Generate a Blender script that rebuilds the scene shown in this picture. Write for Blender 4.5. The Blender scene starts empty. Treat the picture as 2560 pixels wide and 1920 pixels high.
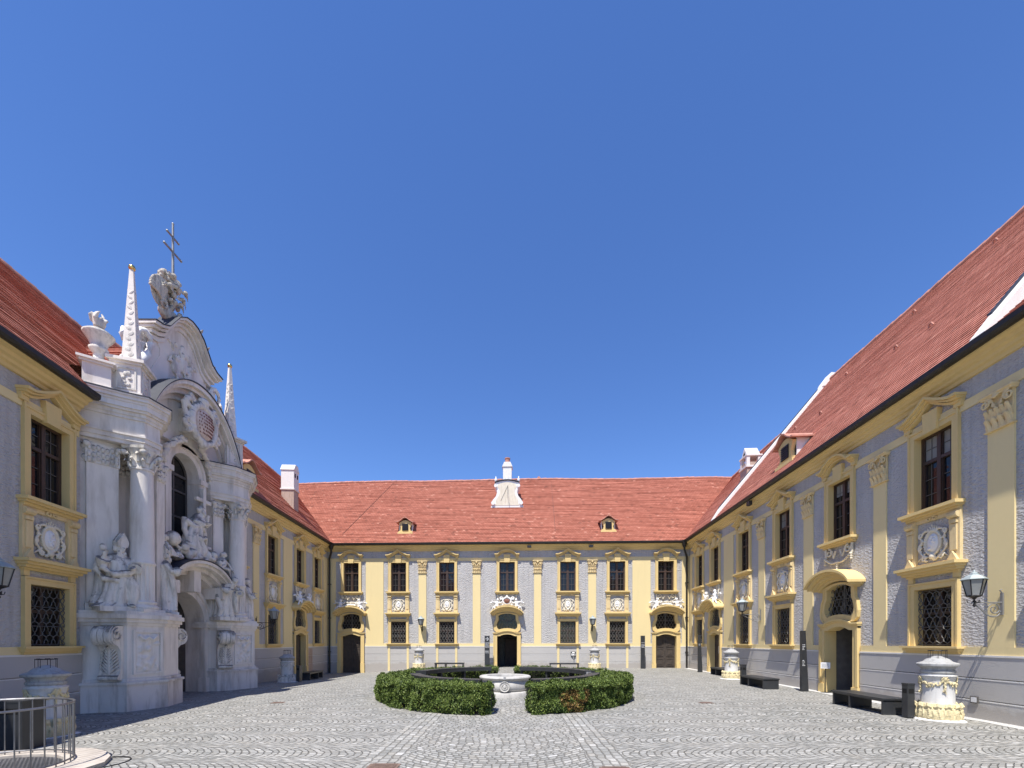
import bpy, bmesh, math, random
from math import sin, cos, pi, radians, sqrt, floor
from mathutils import Vector, Matrix, noise
R = random.Random(7)
S = bpy.context.scene
COL = S.collection
# ------------------------------------------------------------------ materials
class NT:
    def __init__(s, name):
        s.m = bpy.data.materials.new(name); s.m.use_nodes = True
        s.t = s.m.node_tree; s.n = s.t.nodes; s.l = s.t.links
        s.b = s.n['Principled BSDF']
    def set(s, sock, v):
        if hasattr(v, 'is_output') or isinstance(v, bpy.types.NodeSocket): s.l.new(v, sock)
        else: sock.default_value = v
    def node(s, t, **kw):
        n = s.n.new(t)
        for k, v in kw.items(): setattr(n, k, v)
        return n
    def M(s, op, a, b=None, c=None, clamp=False):
        n = s.node('ShaderNodeMath', operation=op); n.use_clamp = clamp
        for i, v in enumerate((a, b, c)):
            if v is not None: s.set(n.inputs[i], v)
        return n.outputs[0]
    def coord(s, kind='Object', scale=None):
        o = s.node('ShaderNodeTexCoord').outputs[kind]
        if scale:
            m = s.node('ShaderNodeMapping'); s.l.new(o, m.inputs[0]); m.inputs['Scale'].default_value = scale; o = m.outputs[0]
        return o
    def noise(s, v, sc, det=4, rough=.55, out='Fac'):
        n = s.node('ShaderNodeTexNoise'); s.l.new(v, n.inputs['Vector'])
        n.inputs['Scale'].default_value = sc; n.inputs['Detail'].default_value = det; n.inputs['Roughness'].default_value = rough
        return n.outputs[out]
    def ramp(s, f, stops):
        n = s.node('ShaderNodeValToRGB'); s.l.new(f, n.inputs[0]); e = n.color_ramp.elements
        while len(e) < len(stops): e.new(.5)
        for i, (p, c) in enumerate(stops):
            e[i].position = p; e[i].color = (c if isinstance(c, tuple) else (c, c, c)) + (1,)
        return n.outputs[0]
    def mix(s, f, a, b, mode='MIX'):
        n = s.node('ShaderNodeMix', data_type='RGBA', blend_type=mode)
        s.set(n.inputs[0], f)
        for i, v in ((6, a), (7, b)):
            if isinstance(v, tuple) and len(v) == 3: v = v + (1,)
            s.set(n.inputs[i], v)
        return n.outputs[2]
    def bump(s, h, d=.02, st=1.0):
        n = s.node('ShaderNodeBump'); n.inputs['Distance'].default_value = d; n.inputs['Strength'].default_value = st
        s.l.new(h, n.inputs['Height']); s.l.new(n.outputs[0], s.b.inputs['Normal'])
    def out(s, col, rough=.8, metal=0., spec=None):
        if isinstance(col, tuple) and len(col) == 3: col = col + (1,)
        s.set(s.b.inputs['Base Color'], col); s.set(s.b.inputs['Roughness'], rough); s.b.inputs['Metallic'].default_value = metal
        if spec is not None: s.b.inputs['Specular IOR Level'].default_value = spec
        return s.m

def m_plain(name, c, rough=.6, metal=0., var=.15, sc=6, bump=0, spec=None):
    t = NT(name); v = t.coord()
    n = t.noise(v, sc, 5)
    lo = tuple(x*(1-var) for x in c); hi = tuple(min(1, x*(1+var)) for x in c)
    col = t.ramp(n, [(.25, lo), (.75, hi)])
    if bump: t.bump(t.noise(v, sc*5, 3), bump, .6)
    return t.out(col, rough, metal, spec)

def m_plaster(name, c, stain=.25, bump=.004, bsc=60, rough=.9, dirt=None, splash=None):
    t = NT(name); v = t.coord(); vs = t.coord('Object', (2.2, 2.2, .25))
    a = t.noise(v, .9, 5, .6); b = t.noise(vs, 1.4, 4, .6); d = t.noise(v, 14, 4, .6)
    col = t.mix(t.M('MULTIPLY', a, .55), c, tuple(x*(1-stain) for x in c))
    col = t.mix(t.ramp(b, [(.52, 0.), (.8, .45)]), col, tuple(x*(1-stain*1.3) for x in c))
    col = t.mix(t.M('MULTIPLY', d, .25), col, tuple(min(1, x*1.12) for x in c))
    if dirt: col = t.mix(t.ramp(t.noise(v, 2.6, 6, .65), [(.58, 0.), (.72, .7)]), col, dirt)
    if splash:
        sp = t.node('ShaderNodeSeparateXYZ'); t.l.new(t.coord(), sp.inputs[0])
        hgt = t.M('SUBTRACT', t.M('ADD', .10, t.M('MULTIPLY', t.noise(v, 1.7, 6, .7), .75)), sp.outputs[2])
        col = t.mix(t.ramp(hgt, [(.10, 0.), (.22, .7)]), col, splash)
    t.bump(t.noise(v, bsc, 3), bump, .7)
    return t.out(col, rough, 0, .2)

def m_roughcast():
    t = NT('grey_roughcast'); v = t.coord('Object', (1, 1, 1.7))
    n1 = t.noise(v, 9, 3, .5); n2 = t.noise(v, 26, 4, .6)
    vo = t.node('ShaderNodeTexVoronoi'); t.l.new(v, vo.inputs['Vector']); vo.inputs['Scale'].default_value = 15
    wv = t.node('ShaderNodeMix', data_type='VECTOR') if False else None
    h = t.M('ADD', t.M('MULTIPLY', n1, .9), t.M('ADD', t.M('MULTIPLY', n2, .4), t.M('MULTIPLY', vo.outputs['Distance'], .5)))
    a = t.noise(t.coord(), .8, 5, .6)
    col = t.ramp(a, [(.3, (.465, .448, .425)), (.7, (.555, .538, .512))])
    sk = t.noise(t.coord('Object', (5, 5, .22)), 1.3, 5, .65); col = t.mix(t.ramp(sk, [(.48, 0.), (.70, .55)]), col, (.33, .315, .30))
    lt = t.noise(t.coord(), 2.3, 5, .7); col = t.mix(t.ramp(lt, [(.56, 0.), (.70, .4)]), col, (.56, .54, .52))
    col = t.mix(t.M('MULTIPLY', n2, .3), col, (.42, .41, .40))
    t.bump(h, .05, .9)
    return t.out(col, .95, 0, .15)

def m_stone(name, c, dark, amt=.6, sc=3, rough=.85, bump=.006, top=0.):
    t = NT(name); v = t.coord(); vs = t.coord('Object', (3, 3, .5))
    a = t.noise(v, sc, 6, .65); b = t.noise(vs, sc*.8, 5, .65)
    col = t.mix(t.ramp(a, [(.35, 0.), (.75, .6)]), c, tuple(x*.8 for x in c))
    col = t.mix(t.ramp(b, [(.47, 0.), (.68, amt)]), col, dark)
    if top:
        g = t.node('ShaderNodeNewGeometry'); sp = t.node('ShaderNodeSeparateXYZ'); t.l.new(g.outputs['Normal'], sp.inputs[0])
        f = t.M('ADD', sp.outputs[2], t.M('MULTIPLY', t.M('SUBTRACT', t.noise(v, sc*1.6, 5, .7), .5), 2.2))
        col = t.mix(t.ramp(f, [(.30, 0.), (.75, top)]), col, tuple(x*.55 for x in dark))
    t.bump(t.noise(v, sc*10, 4), bump, .6)
    return t.out(col, rough, 0, .2)

def m_tile(name, c1, c2, c3, tw=.18, th=.155):
    t = NT(name); uv = t.coord('UV'); sp = t.node('ShaderNodeSeparateXYZ'); t.l.new(uv, sp.inputs[0])
    row = t.M('FLOOR', t.M('DIVIDE', sp.outputs[1], th))
    ua = t.M('ADD', t.M('DIVIDE', sp.outputs[0], tw), t.M('MULTIPLY', t.M('MODULO', row, 2.), .5))
    cx = t.M('FLOOR', ua); cb = t.node('ShaderNodeCombineXYZ'); t.l.new(cx, cb.inputs[0]); t.l.new(row, cb.inputs[1])
    wn = t.node('ShaderNodeTexWhiteNoise', noise_dimensions='2D'); t.l.new(cb.outputs[0], wn.inputs[0])
    big = t.noise(t.coord('UV', (.35, 1.2, 1)), 1.5, 5, .65); st = t.noise(t.coord('UV', (.8, 6, 1)), 1.6, 4, .6)
    col = t.ramp(wn.outputs['Value'], [(0., c1), (.5, c2), (1., c3)])
    col = t.mix(t.ramp(big, [(.4, 0.), (.75, .5)]), col, tuple(x*.72 for x in c1))
    col = t.mix(t.ramp(st, [(.5, 0.), (.75, .45)]), col, tuple(min(1, x*1.25) for x in c3))
    od = t.M('GREATER_THAN', wn.outputs['Value'], .98); col = t.mix(t.M('MULTIPLY', od, .45), col, (.56, .28, .20)); ol = t.M('LESS_THAN', wn.outputs['Value'], .03); col = t.mix(t.M('MULTIPLY', ol, .4), col, (.16, .07, .05))
    li = t.noise(t.coord('UV', (.5, 1.5, 1)), 3.1, 6, .7); col = t.mix(t.ramp(li, [(.60, 0.), (.72, .35)]), col, (.30, .22, .17))
    fx = t.M('ABSOLUTE', t.M('SUBTRACT', t.M('FRACT', ua), .5))
    ga = t.M('GREATER_THAN', fx, .455)
    col = t.mix(t.M('MULTIPLY', ga, .6), col, (.09, .035, .025))
    t.bump(t.M('ADD', t.M('MULTIPLY', fx, -1.), t.M('MULTIPLY', wn.outputs['Value'], .5)), .02, .8)
    return t.out(col, .85, 0, .2)

def m_glass(name='window_glass', tint=(.012, .012, .014)):
    t = NT(name); v = t.coord()
    oi = t.node('ShaderNodeObjectInfo'); ad = t.node('ShaderNodeVectorMath', operation='ADD'); t.l.new(v, ad.inputs[0])
    cb = t.node('ShaderNodeCombineXYZ'); t.l.new(t.M('MULTIPLY', oi.outputs['Random'], 37.), cb.inputs[0]); t.l.new(t.M('MULTIPLY', oi.outputs['Random'], 91.), cb.inputs[2]); t.l.new(cb.outputs[0], ad.inputs[1])
    n = t.noise(ad.outputs[0], 1.5, 2)
    t.bump(n, .03, .5)
    return t.out(tint, .03, 0, .4)

def m_cobble():
    t = NT('granite_setts'); v = t.coord(); sp = t.node('ShaderNodeSeparateXYZ'); t.l.new(v, sp.inputs[0])
    wob = t.noise(v, 1.1, 2); wo2 = t.noise(v, 5.0, 2)
    x = t.M('ADD', sp.outputs[0], t.M('MULTIPLY', t.M('SUBTRACT', wo2, .5), .10))
    y = t.M('ADD', sp.outputs[1], t.M('MULTIPLY', t.M('SUBTRACT', wob, .5), .12))
    xa = t.M('ABSOLUTE', t.M('ADD', x, .23))
    W = .86
    yc = t.M('DIVIDE', y, W); cid = t.M('FLOOR', yc); fr = t.M('SUBTRACT', t.M('FRACT', yc), .5)
    arc = t.M('MULTIPLY', t.M('SUBTRACT', 1., t.M('MULTIPLY', t.M('MULTIPLY', fr, fr), 4.)), .34)
    wc = t.node('ShaderNodeTexWhiteNoise', noise_dimensions='1D'); t.l.new(cid, wc.inputs['W'])
    r1 = t.M('DIVIDE', t.M('ADD', xa, t.M('ADD', arc, t.M('MULTIPLY', wc.outputs['Value'], .9))), .115)
    a1 = t.M('ADD', t.M('MULTIPLY', fr, W*1.25/.125), t.M('MULTIPLY', cid, 17.3))
    # middle lane: gently bowed courses across the lane
    fx = t.M('DIVIDE', t.M('ADD', x, .23), 1.5)
    r2 = t.M('DIVIDE', t.M('ADD', y, t.M('MULTIPLY', t.M('MULTIPLY', fx, fx), -.8)), .105)
    a2 = t.M('DIVIDE', x, .125)
    # straight bands flanking the lane
    r3 = t.M('DIVIDE', x, .125); a3 = t.M('DIVIDE', y, .17)
    mid = t.M('LESS_THAN', xa, 1.33); strip = t.M('MULTIPLY', t.M('LESS_THAN', xa, 1.87), t.M('SUBTRACT', 1., mid))
    def sel(p, q, s):
        z = t.M('ADD', t.M('MULTIPLY', p, t.M('SUBTRACT', 1., mid)), t.M('MULTIPLY', q, mid))
        return t.M('ADD', t.M('MULTIPLY', z, t.M('SUBTRACT', 1., strip)), t.M('MULTIPLY', s, strip))
    r = sel(r1, r2, r3); a = sel(a1, a2, a3)
    row = t.M('FLOOR', r)
    wr = t.node('ShaderNodeTexWhiteNoise', noise_dimensions='1D'); t.l.new(row, wr.inputs['W'])
    a = t.M('ADD', a, t.M('MULTIPLY', wr.outputs['Value'], 3.))
    ca = t.M('FLOOR', a)
    cb = t.node('ShaderNodeCombineXYZ'); t.l.new(row, cb.inputs[0]); t.l.new(ca, cb.inputs[1]); t.l.new(t.M('ADD', mid, t.M('MULTIPLY', strip, 2.)), cb.inputs[2])
    wn = t.node('ShaderNodeTexWhiteNoise', noise_dimensions='3D'); t.l.new(cb.outputs[0], wn.inputs[0])
    e1 = t.M('ABSOLUTE', t.M('SUBTRACT', t.M('FRACT', r), .5)); e2 = t.M('ABSOLUTE', t.M('SUBTRACT', t.M('FRACT', a), .5))
    e = t.M('MAXIMUM', e1, e2)
    edge = t.ramp(e, [(.37, 0.), (.475, 1.)])
    e1j = t.ramp(e1, [(.36, 0.), (.47, 1.)])
    col = t.ramp(wn.outputs['Value'], [(0., (.185, .19, .175)), (.35, (.28, .283, .262)), (.7, (.345, .347, .325)), (.93, (.42, .412, .375)), (1., (.55, .55, .525))])
    fine = t.noise(v, 22, 4, .65); big = t.noise(v, .35, 5, .6)
    col = t.mix(t.M('MULTIPLY', fine, .4), col, (.25, .24, .225))
    pat = t.noise(v, 1.1, 5, .65); col = t.mix(t.ramp(pat, [(.45, 0.), (.72, .4)]), col, (.22, .21, .19))
    col = t.mix(t.ramp(big, [(.35, 0.), (.7, .35)]), col, (.44, .42, .38))
    hue = t.noise(cb.outputs[0], 3.7, 0); col = t.mix(t.ramp(hue, [(.55, 0.), (.75, .45)]), col, (.37, .345, .295))
    col = t.mix(t.M('MULTIPLY', edge, .42), col, (.17, .155, .13))
    e1j = t.M('MULTIPLY', e1j, t.M('SUBTRACT', 1., t.M('MULTIPLY', strip, .45)))
    col = t.mix(t.M('MULTIPLY', e1j, t.ramp(t.noise(v, .8, 4, .6), [(.35, .25), (.65, .65)])), col, (.10, .093, .08))
    h = t.M('ADD', t.M('SUBTRACT', t.M('MULTIPLY', wn.outputs['Value'], .35), edge), t.M('MULTIPLY', fine, .5))
    t.bump(h, .018, 1.)
    return t.out(col, .75, 0, .3)

def m_leaf(name, cols):
    t = NT(name); g = t.node('ShaderNodeNewGeometry')
    n = t.noise(t.coord(), 2.2, 4, .6)
    f = t.M('ADD', t.M('MULTIPLY', g.outputs['Random Per Island'], .6), t.M('MULTIPLY', n, .45))
    col = t.ramp(f, cols)
    t.b.inputs['Subsurface Weight'].default_value = 0
    return t.out(col, .55, 0, .25)

MT = {}
MT['rough'] = m_roughcast()
MT['yellow'] = m_plaster('yellow_limewash', (.78, .635, .335), .16, .003)
MT['yellow_trim'] = m_plaster('yellow_painted_stone', (.75, .565, .255), .28, .004)
MT['dado'] = m_plaster('grey_dado_render', (.475, .458, .432), .16, .005, 50, .9, (.385, .36, .33), (.36, .33, .295))
MT['white'] = m_plaster('white_limewash', (.76, .74, .70), .30, .006)
MT['portal'] = m_stone('portal_white_stone', (.79, .735, .67), (.42, .37, .31), .6, 1.3)
MT['portalbase'] = m_stone('portal_weathered_base', (.70, .655, .61), (.34, .295, .245), .75, 1.6)
MT['statue'] = m_stone('statue_weathered_stone', (.75, .71, .645), (.24, .22, .195), .6, 2.6, .85, .006, .85)
MT['crownstone'] = m_stone('crown_stone', (.56, .51, .43), (.17, .15, .125), .8, 4, .85, .006, .9)
MT['putto'] = m_plaster('white_stucco', (.78, .77, .75), .15, .004)
MT['cream'] = m_stone('cream_stucco', (.75, .59, .32), (.46, .33, .16), .35, 4)
MT['creamw'] = m_stone('cream_white_stucco', (.74, .68, .54), (.48, .40, .27), .4, 5)
MT['pillar'] = m_stone('pillar_white_render', (.66, .65, .62), (.38, .35, .31), .45, 2.5)
MT['pillarorn'] = m_stone('pillar_yellow_ornament', (.70, .60, .36), (.40, .32, .18), .4, 6)
MT['lid'] = m_stone('lid_grey_stone', (.40, .40, .39), (.20, .19, .18), .6, 5)
MT['tile'] = m_tile('clay_tile', (.32, .11, .072), (.365, .13, .086), (.42, .16, .108))
MT['tile2'] = m_tile('clay_tile_side', (.38, .14, .097), (.44, .17, .12), (.49, .20, .145))  # same clay tile, paler copy making up for weaker sunlight on side roofs
MT['ridge'] = m_plain('clay_ridge', (.46, .22, .16), .9, 0, .3, 3)
MT['gutter'] = m_plain('dark_gutter_metal', (.030, .026, .022), .45, .4, .3)
MT['lead'] = m_plain('dark_lead_sheet', (.022, .027, .042), .6, 0, .3)
MT['iron'] = m_plain('wrought_iron', (.025, .025, .027), .5, .3, .3)
MT['ironmid'] = m_plain('sunlit_grille_iron', (.13, .125, .115), .55, .1, .3)  # iron lightened: sunlight on the lattice is put into the colour
MT['ironlight'] = m_plain('painted_grey_iron', (.24, .24, .235), .5, .3, .2)
MT['steel'] = m_plain('dark_anthracite_steel', (.040, .042, .045), .42, .2, .15)
MT['steelrail'] = m_plain('grey_steel_rail', (.20, .20, .21), .4, .7, .2)
MT['brown'] = m_plain('brown_window_paint', (.055, .032, .022), .5, 0, .25)
MT['bar'] = m_plain('pale_glazing_bar', (.10, .092, .085), .6)
MT['wood'] = m_plain('old_door_wood', (.060, .046, .036), .65, 0, .35, 5)
MT['woodred'] = m_plain('brown_inner_door', (.045, .022, .016), .6, 0, .3, 5)
MT['fresco'] = m_plain('painted_brown_door', (.40, .20, .09), .6, 0, .6, 5)
MT['dark'] = m_plain('dark_interior', (.004, .0037, .0034), .95, 0, .2)  # near-black colour stands in for the shade inside openings
MT['passage'] = m_plain('passage_plaster', (.14, .13, .12), .9, 0, .2)
MT['glass'] = m_glass()
MT['blind'] = m_plain('pale_blind', (.24, .24, .21), .5, 0, .08)
MT['lampglass'] = m_plain('lamp_glass', (.25, .26, .25), .15, 0, .15)
MT['lamproof'] = m_plain('weathered_copper', (.33, .38, .38), .55, .2, .2)
MT['gold'] = m_plain('gilded_ball', (.75, .50, .18), .25, 1., .1)
MT['plaque'] = m_plain('brown_plaque', (.20, .08, .05), .7)
MT['fan'] = m_plain('inscription_stone', (.62, .50, .42), .8, 0, .25, 9)
MT['cobble'] = m_cobble()
MT['gravel'] = m_plain('white_gravel', (.55, .54, .51), .9, 0, .6, 60, .02)
MT['paper'] = m_plain('white_paper', (.75, .75, .74), .7, 0, .03)
MT['ink'] = m_plain('pale_lettering', (.62, .62, .62), .6, 0, .05)
MT['rust'] = m_plain('rusty_cover', (.17, .115, .09), .8, 0, .4, 10)
MT['wellstone'] = m_stone('well_limestone', (.50, .485, .45), (.27, .255, .23), .55, 2.2, .7)
MT['slab'] = m_stone('sandstone_slab', (.50, .45, .39), (.26, .21, .17), .5, 2)
MT['water'] = m_plain('rain_water', (.08, .09, .09), .05)
MT['leaf'] = m_leaf('box_leaf', [(.1, (.022, .036, .009)), (.40, (.060, .095, .019)), (.68, (.125, .170, .034)), (1., (.23, .27, .075))])
MT['leafdry'] = m_leaf('box_leaf_dry', [(.1, (.09, .05, .015)), (.5, (.20, .12, .035)), (1., (.32, .21, .07))])
MT['twig'] = m_plain('hedge_twigs', (.022, .026, .012), .9)
MT['brickpatch'] = m_stone('weathered_plaster_patch', (.46, .36, .29), (.30, .20, .15), .6, 4)

# ------------------------------------------------------------------ mesh builder
class MB:
    def __init__(s): s.v = []; s.f = []; s.uv = {}
    def add(s, vs, fs, M=None):
        o = len(s.v)
        s.v += [tuple(M @ Vector(p)) if M is not None else tuple(p) for p in vs]
        s.f += [tuple(i+o for i in f) for f in fs]
        return s
    def box(s, x0, x1, y0, y1, z0, z1, M=None):
        vs = [(x, y, z) for z in (z0, z1) for y in (y0, y1) for x in (x0, x1)]
        return s.add(vs, [(0, 2, 3, 1), (4, 5, 7, 6), (0, 1, 5, 4), (2, 6, 7, 3), (0, 4, 6, 2), (1, 3, 7, 5)], M)
    def prism(s, poly, y0, y1, M=None):      # polygon in (x,z), extruded along y
        n = len(poly)
        vs = [(x, y0, z) for x, z in poly] + [(x, y1, z) for x, z in poly]
        fs = [tuple(range(n))[::-1], tuple(range(n, 2*n))] + [(i, (i+1) % n, n+(i+1) % n, n+i) for i in range(n)]
        return s.add(vs, fs, M)
    def prismz(s, poly, z0, z1, M=None):     # polygon in (x,y), extruded along z
        n = len(poly)
        vs = [(x, y, z0) for x, y in poly] + [(x, y, z1) for x, y in poly]
        return s.add(vs, [tuple(range(n))[::-1], tuple(range(n, 2*n))] + [(i, (i+1) % n, n+(i+1) % n, n+i) for i in range(n)], M)
    def prismx(s, poly, x0, x1, M=None, mit0=0, mit1=0):   # polygon in (y,z) extruded along x, mitred ends
        n = len(poly)
        vs = [(x0 - mit0*y, y, z) for y, z in poly] + [(x1 + mit1*y, y, z) for y, z in poly]
        return s.add(vs, [tuple(range(n)), tuple(range(n, 2*n))[::-1]] + [(i, n+i, n+(i+1) % n, (i+1) % n) for i in range(n)], M)
    def lathe(s, prof, n=24, M=None, mod=None, cap=True):
        vs = []
        for r, z in prof:
            for k in range(n):
                a = 2*pi*k/n; q = r*(mod(a, z) if mod else 1)
                vs.append((q*cos(a), q*sin(a), z))
        fs = [(i*n+k, i*n+(k+1) % n, (i+1)*n+(k+1) % n, (i+1)*n+k) for i in range(len(prof)-1) for k in range(n)]
        if cap: fs += [tuple(range(n))[::-1], tuple((len(prof)-1)*n+k for k in range(n))]
        return s.add(vs, fs, M)
    def tube(s, pts, r, n=6, M=None, r1=None):
        pts = [Vector(p) for p in pts]; vs = []; m = len(pts)
        for i, p in enumerate(pts):
            d = (pts[min(i+1, m-1)] - pts[max(i-1, 0)])
            if d.length < 1e-9: d = Vector((0, 0, 1))
            d.normalize()
            up = Vector((0, 0, 1)) if abs(d.z) < .9 else Vector((0, 1, 0))
            a = d.cross(up).normalized(); b = d.cross(a)
            rr = r if r1 is None else r + (r1-r)*i/(m-1)
            for k in range(n):
                t = 2*pi*k/n; vs.append(tuple(p + a*cos(t)*rr + b*sin(t)*rr))
        fs = [(i*n+k, i*n+(k+1) % n, (i+1)*n+(k+1) % n, (i+1)*n+k) for i in range(m-1) for k in range(n)]
        fs += [tuple(range(n))[::-1], tuple((m-1)*n+k for k in range(n))]
        return s.add(vs, fs, M)
    def ball(s, c, r, n=10, m=7, rot=None):
        if not isinstance(r, tuple): r = (r, r, r)
        vs = []; T = rot or Matrix.Identity(3)
        for i in range(m+1):
            t = pi*i/m
            for k in range(n):
                a = 2*pi*k/n
                vs.append(tuple(Vector(c) + T @ Vector((r[0]*sin(t)*cos(a), r[1]*sin(t)*sin(a), r[2]*cos(t)))))
        return s.add(vs, [(i*n+k, (i+1)*n+k, (i+1)*n+(k+1) % n, i*n+(k+1) % n) for i in range(m) for k in range(n)])
    def ring(s, outer, inner, y0, y1, M=None):    # plate in (x,z) between two closed loops of equal length
        n = len(outer)
        vs = [(x, y, z) for y in (y0, y1) for lp in (outer, inner) for x, z in lp]
        fs = []
        for i in range(n):
            j = (i+1) % n
            fs += [(i, n+i, n+j, j), (2*n+i, 2*n+j, 3*n+j, 3*n+i), (i, j, 2*n+j, 2*n+i), (n+i, 3*n+i, 3*n+j, n+j)]
        return s.add(vs, fs, M)
    def band(s, path, t, y0, y1, M=None):         # strip of thickness t (upwards) along a path in (x,z)
        return s.prism(list(path) + [(x, z+t) for x, z in reversed(path)], y0, y1, M) if False else s._band(path, t, y0, y1, M)
    def _band(s, path, t, y0, y1, M):
        n = len(path); vs = []
        for x, z in path: vs += [(x, y0, z), (x, y0, z+t), (x, y1, z+t), (x, y1, z)]
        fs = []
        for i in range(n-1):
            a, b = 4*i, 4*i+4
            for k in range(4): fs.append((a+k, a+(k+1) % 4, b+(k+1) % 4, b+k))
        fs += [(0, 3, 2, 1), (4*n-4, 4*n-3, 4*n-2, 4*n-1)]
        return s.add(vs, fs, M)
    def mesh(s, name, smooth=False, angle=None):
        me = bpy.data.meshes.new(name); me.from_pydata(s.v, [], s.f)
        bm = bmesh.new(); bm.from_mesh(me); bmesh.ops.recalc_face_normals(bm, faces=bm.faces); bm.to_mesh(me); bm.free()
        if smooth or angle:
            me.shade_smooth()
            if angle: me.set_sharp_from_angle(angle=radians(angle))
        return me
    def build(s, name, mat, parent=None, loc=(0, 0, 0), rot=None, smooth=False, angle=None):
        me = s.mesh(name, smooth, angle); me.materials.append(MT[mat] if isinstance(mat, str) else mat)
        return link(name, me, parent, loc, rot)

def link(name, me, parent=None, loc=(0, 0, 0), rot=None):
    o = bpy.data.objects.new(name, me); COL.objects.link(o); o.location = loc
    if rot is not None: o.rotation_euler = rot if isinstance(rot, tuple) else (0, 0, rot)
    if parent: o.parent = parent
    return o
def empty(name, loc, rot=0):
    o = bpy.data.objects.new(name, None); COL.objects.link(o); o.location = loc; o.rotation_euler = (0, 0, rot); o.empty_display_size = .2
    return o
def tag(o, label, cat, group=None, kind=None):
    if label: o['label'] = label
    if cat: o['category'] = cat
    if group: o['group'] = group
    if kind: o['kind'] = kind
    return o
def copy_tree(o, parent=None):
    c = o.copy(); COL.objects.link(c)
    if parent: c.parent = parent
    for ch in list(o.children): copy_tree(ch, c)
    return c
CACHE = {}
def part(name, key, fn, mat, parent, loc=(0, 0, 0), rot=None, smooth=False, angle=None, mir=False):
    if key not in CACHE:
        mb = fn(); me = mb if isinstance(mb, bpy.types.Mesh) else mb.mesh(name, smooth, angle)
        me.materials.clear(); me.materials.append(MT[mat]); CACHE[key] = me
    o = link(name, CACHE[key], parent, loc, rot)
    if mir: o.scale = (-1, 1, 1)
    return o
def sculpt(mb, voxel=.03, sm=2, disp=0):          # fuse overlapping lumps into one carved surface
    me = mb.mesh('tmp'); o = bpy.data.objects.new('tmp', me); COL.objects.link(o)
    r = o.modifiers.new('r', 'REMESH'); r.mode = 'VOXEL'; r.voxel_size = voxel
    if sm:
        q = o.modifiers.new('s', 'SMOOTH'); q.iterations = sm; q.factor = .5
    dg = bpy.context.evaluated_depsgraph_get(); dg.update()
    me2 = bpy.data.meshes.new_from_object(o.evaluated_get(dg))
    bpy.data.objects.remove(o); bpy.data.meshes.remove(me)
    if disp:
        cs = [v.co.copy() for v in me2.vertices]; ns = [v.normal.copy() for v in me2.vertices]; flat = []
        for c, q in zip(cs, ns): flat += tuple(c + q*(noise.fractal(c*9, 1.0, 2.0, 3)*disp))
        me2.vertices.foreach_set('co', flat); me2.update()
    me2.shade_smooth()
    return me2
def spiral(cx, cz, r, turns, a0, sgn=1, n=16, y=0, plane='xz'):
    pts = []
    for i in range(n+1):
        t = i/n; a = a0 + sgn*turns*2*pi*t; q = r*(1-.82*t)
        pts.append((cx+q*cos(a), y, cz+q*sin(a)))
    return pts
# ------------------------------------------------------------------ facade pieces (local: x right, -y towards the court, z up)
def ring_rect(w, z0, z1, t, tb, y0, y1):
    m = MB(); h = w/2
    m.box(-h-t, -h, y0, y1, z0-tb, z1+t); m.box(h, h+t, y0, y1, z0-tb, z1+t); m.box(-h, h, y0, y1, z1, z1+t)
    return m
def surround_upper():
    m = ring_rect(1.0, 4.94, 6.83, .17, 0, -.06, .24)
    for s in (-1, 1):
        m.box(s*.67-(.045 if s > 0 else 0), s*.67+(0 if s > 0 else .045), -.083, -.058, 4.94, 7.06)
    m.box(-.625, .625, -.083, -.058, 6.945, 7.003)
    m.prism([(-.17, 6.80), (.17, 6.80), (.21, 7.30), (-.21, 7.30)], -.12, -.0)
    return m
def pediment(kind):
    def f():
        m = MB(); P = []
        for i in range(33):
            x = -.80+1.6*i/32; a = abs(x)
            if kind == 'ogee':
                q = max(0., 1-a/.66); z = 7.26+.34*(q**1.35)
            else:
                q = max(0., 1-(a/.60)**2); z = 7.26+.30*q**.8 + (.02 if a > .6 else 0)
            P.append((x, z))
        m.band(P, .06, -.27, .0); m.band([(x*.97, z-.05) for x, z in P], .049, -.21, .0); m.band([(x*.92, z-.11) for x, z in P], .059, -.13, .0)
        for s in (-1, 1): m.box(s*.67-.09, s*.67+.09, -.095, 0, 7.05, 7.24)
        return m
    return f
def frame_upper():
    m = MB(); 
    m.box(-.5, -.44, .12, .20, 4.94, 6.83); m.box(.44, .5, .12, .20, 4.94, 6.83); m.box(-.44, .44, .12, .20, 4.94, 5.0); m.box(-.44, .44, .12, .20, 6.77, 6.83)
    m.box(-.05, .05, .10, .19, 5.0, 6.77); m.box(-.44, .44, .105, .185, 6.13, 6.21)
    for s in (-1, 1): m.box(s*.245-.195, s*.245-.165, .13, .18, 5.0, 6.77); m.box(s*.245+.165, s*.245+.195, .13, .18, 5.0, 6.77)
    return m
def bars_upper():
    m = MB()
    for s in (-1, 1):
        for z in (5.36, 5.74, 6.49): m.box(s*.245-.164, s*.245+.164, .146, .162, z-.008, z+.008)
        m.box(s*.245-.007, s*.245+.007, .149, .159, 5.0, 6.77)
    return m
def pane(z0, z1, w=1.0, y=.17):
    def f(): return MB().box(-w/2, w/2, y, y+.01, z0, z1)
    return f
def sill_upper():
    m = MB(); m.box(-.78, .78, -.24, 0, 4.85, 4.925); m.box(-.74, .74, -.18, 0, 4.80, 4.85); m.box(-.70, .70, -.10, 0, 4.74, 4.80)
    return m
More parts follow.
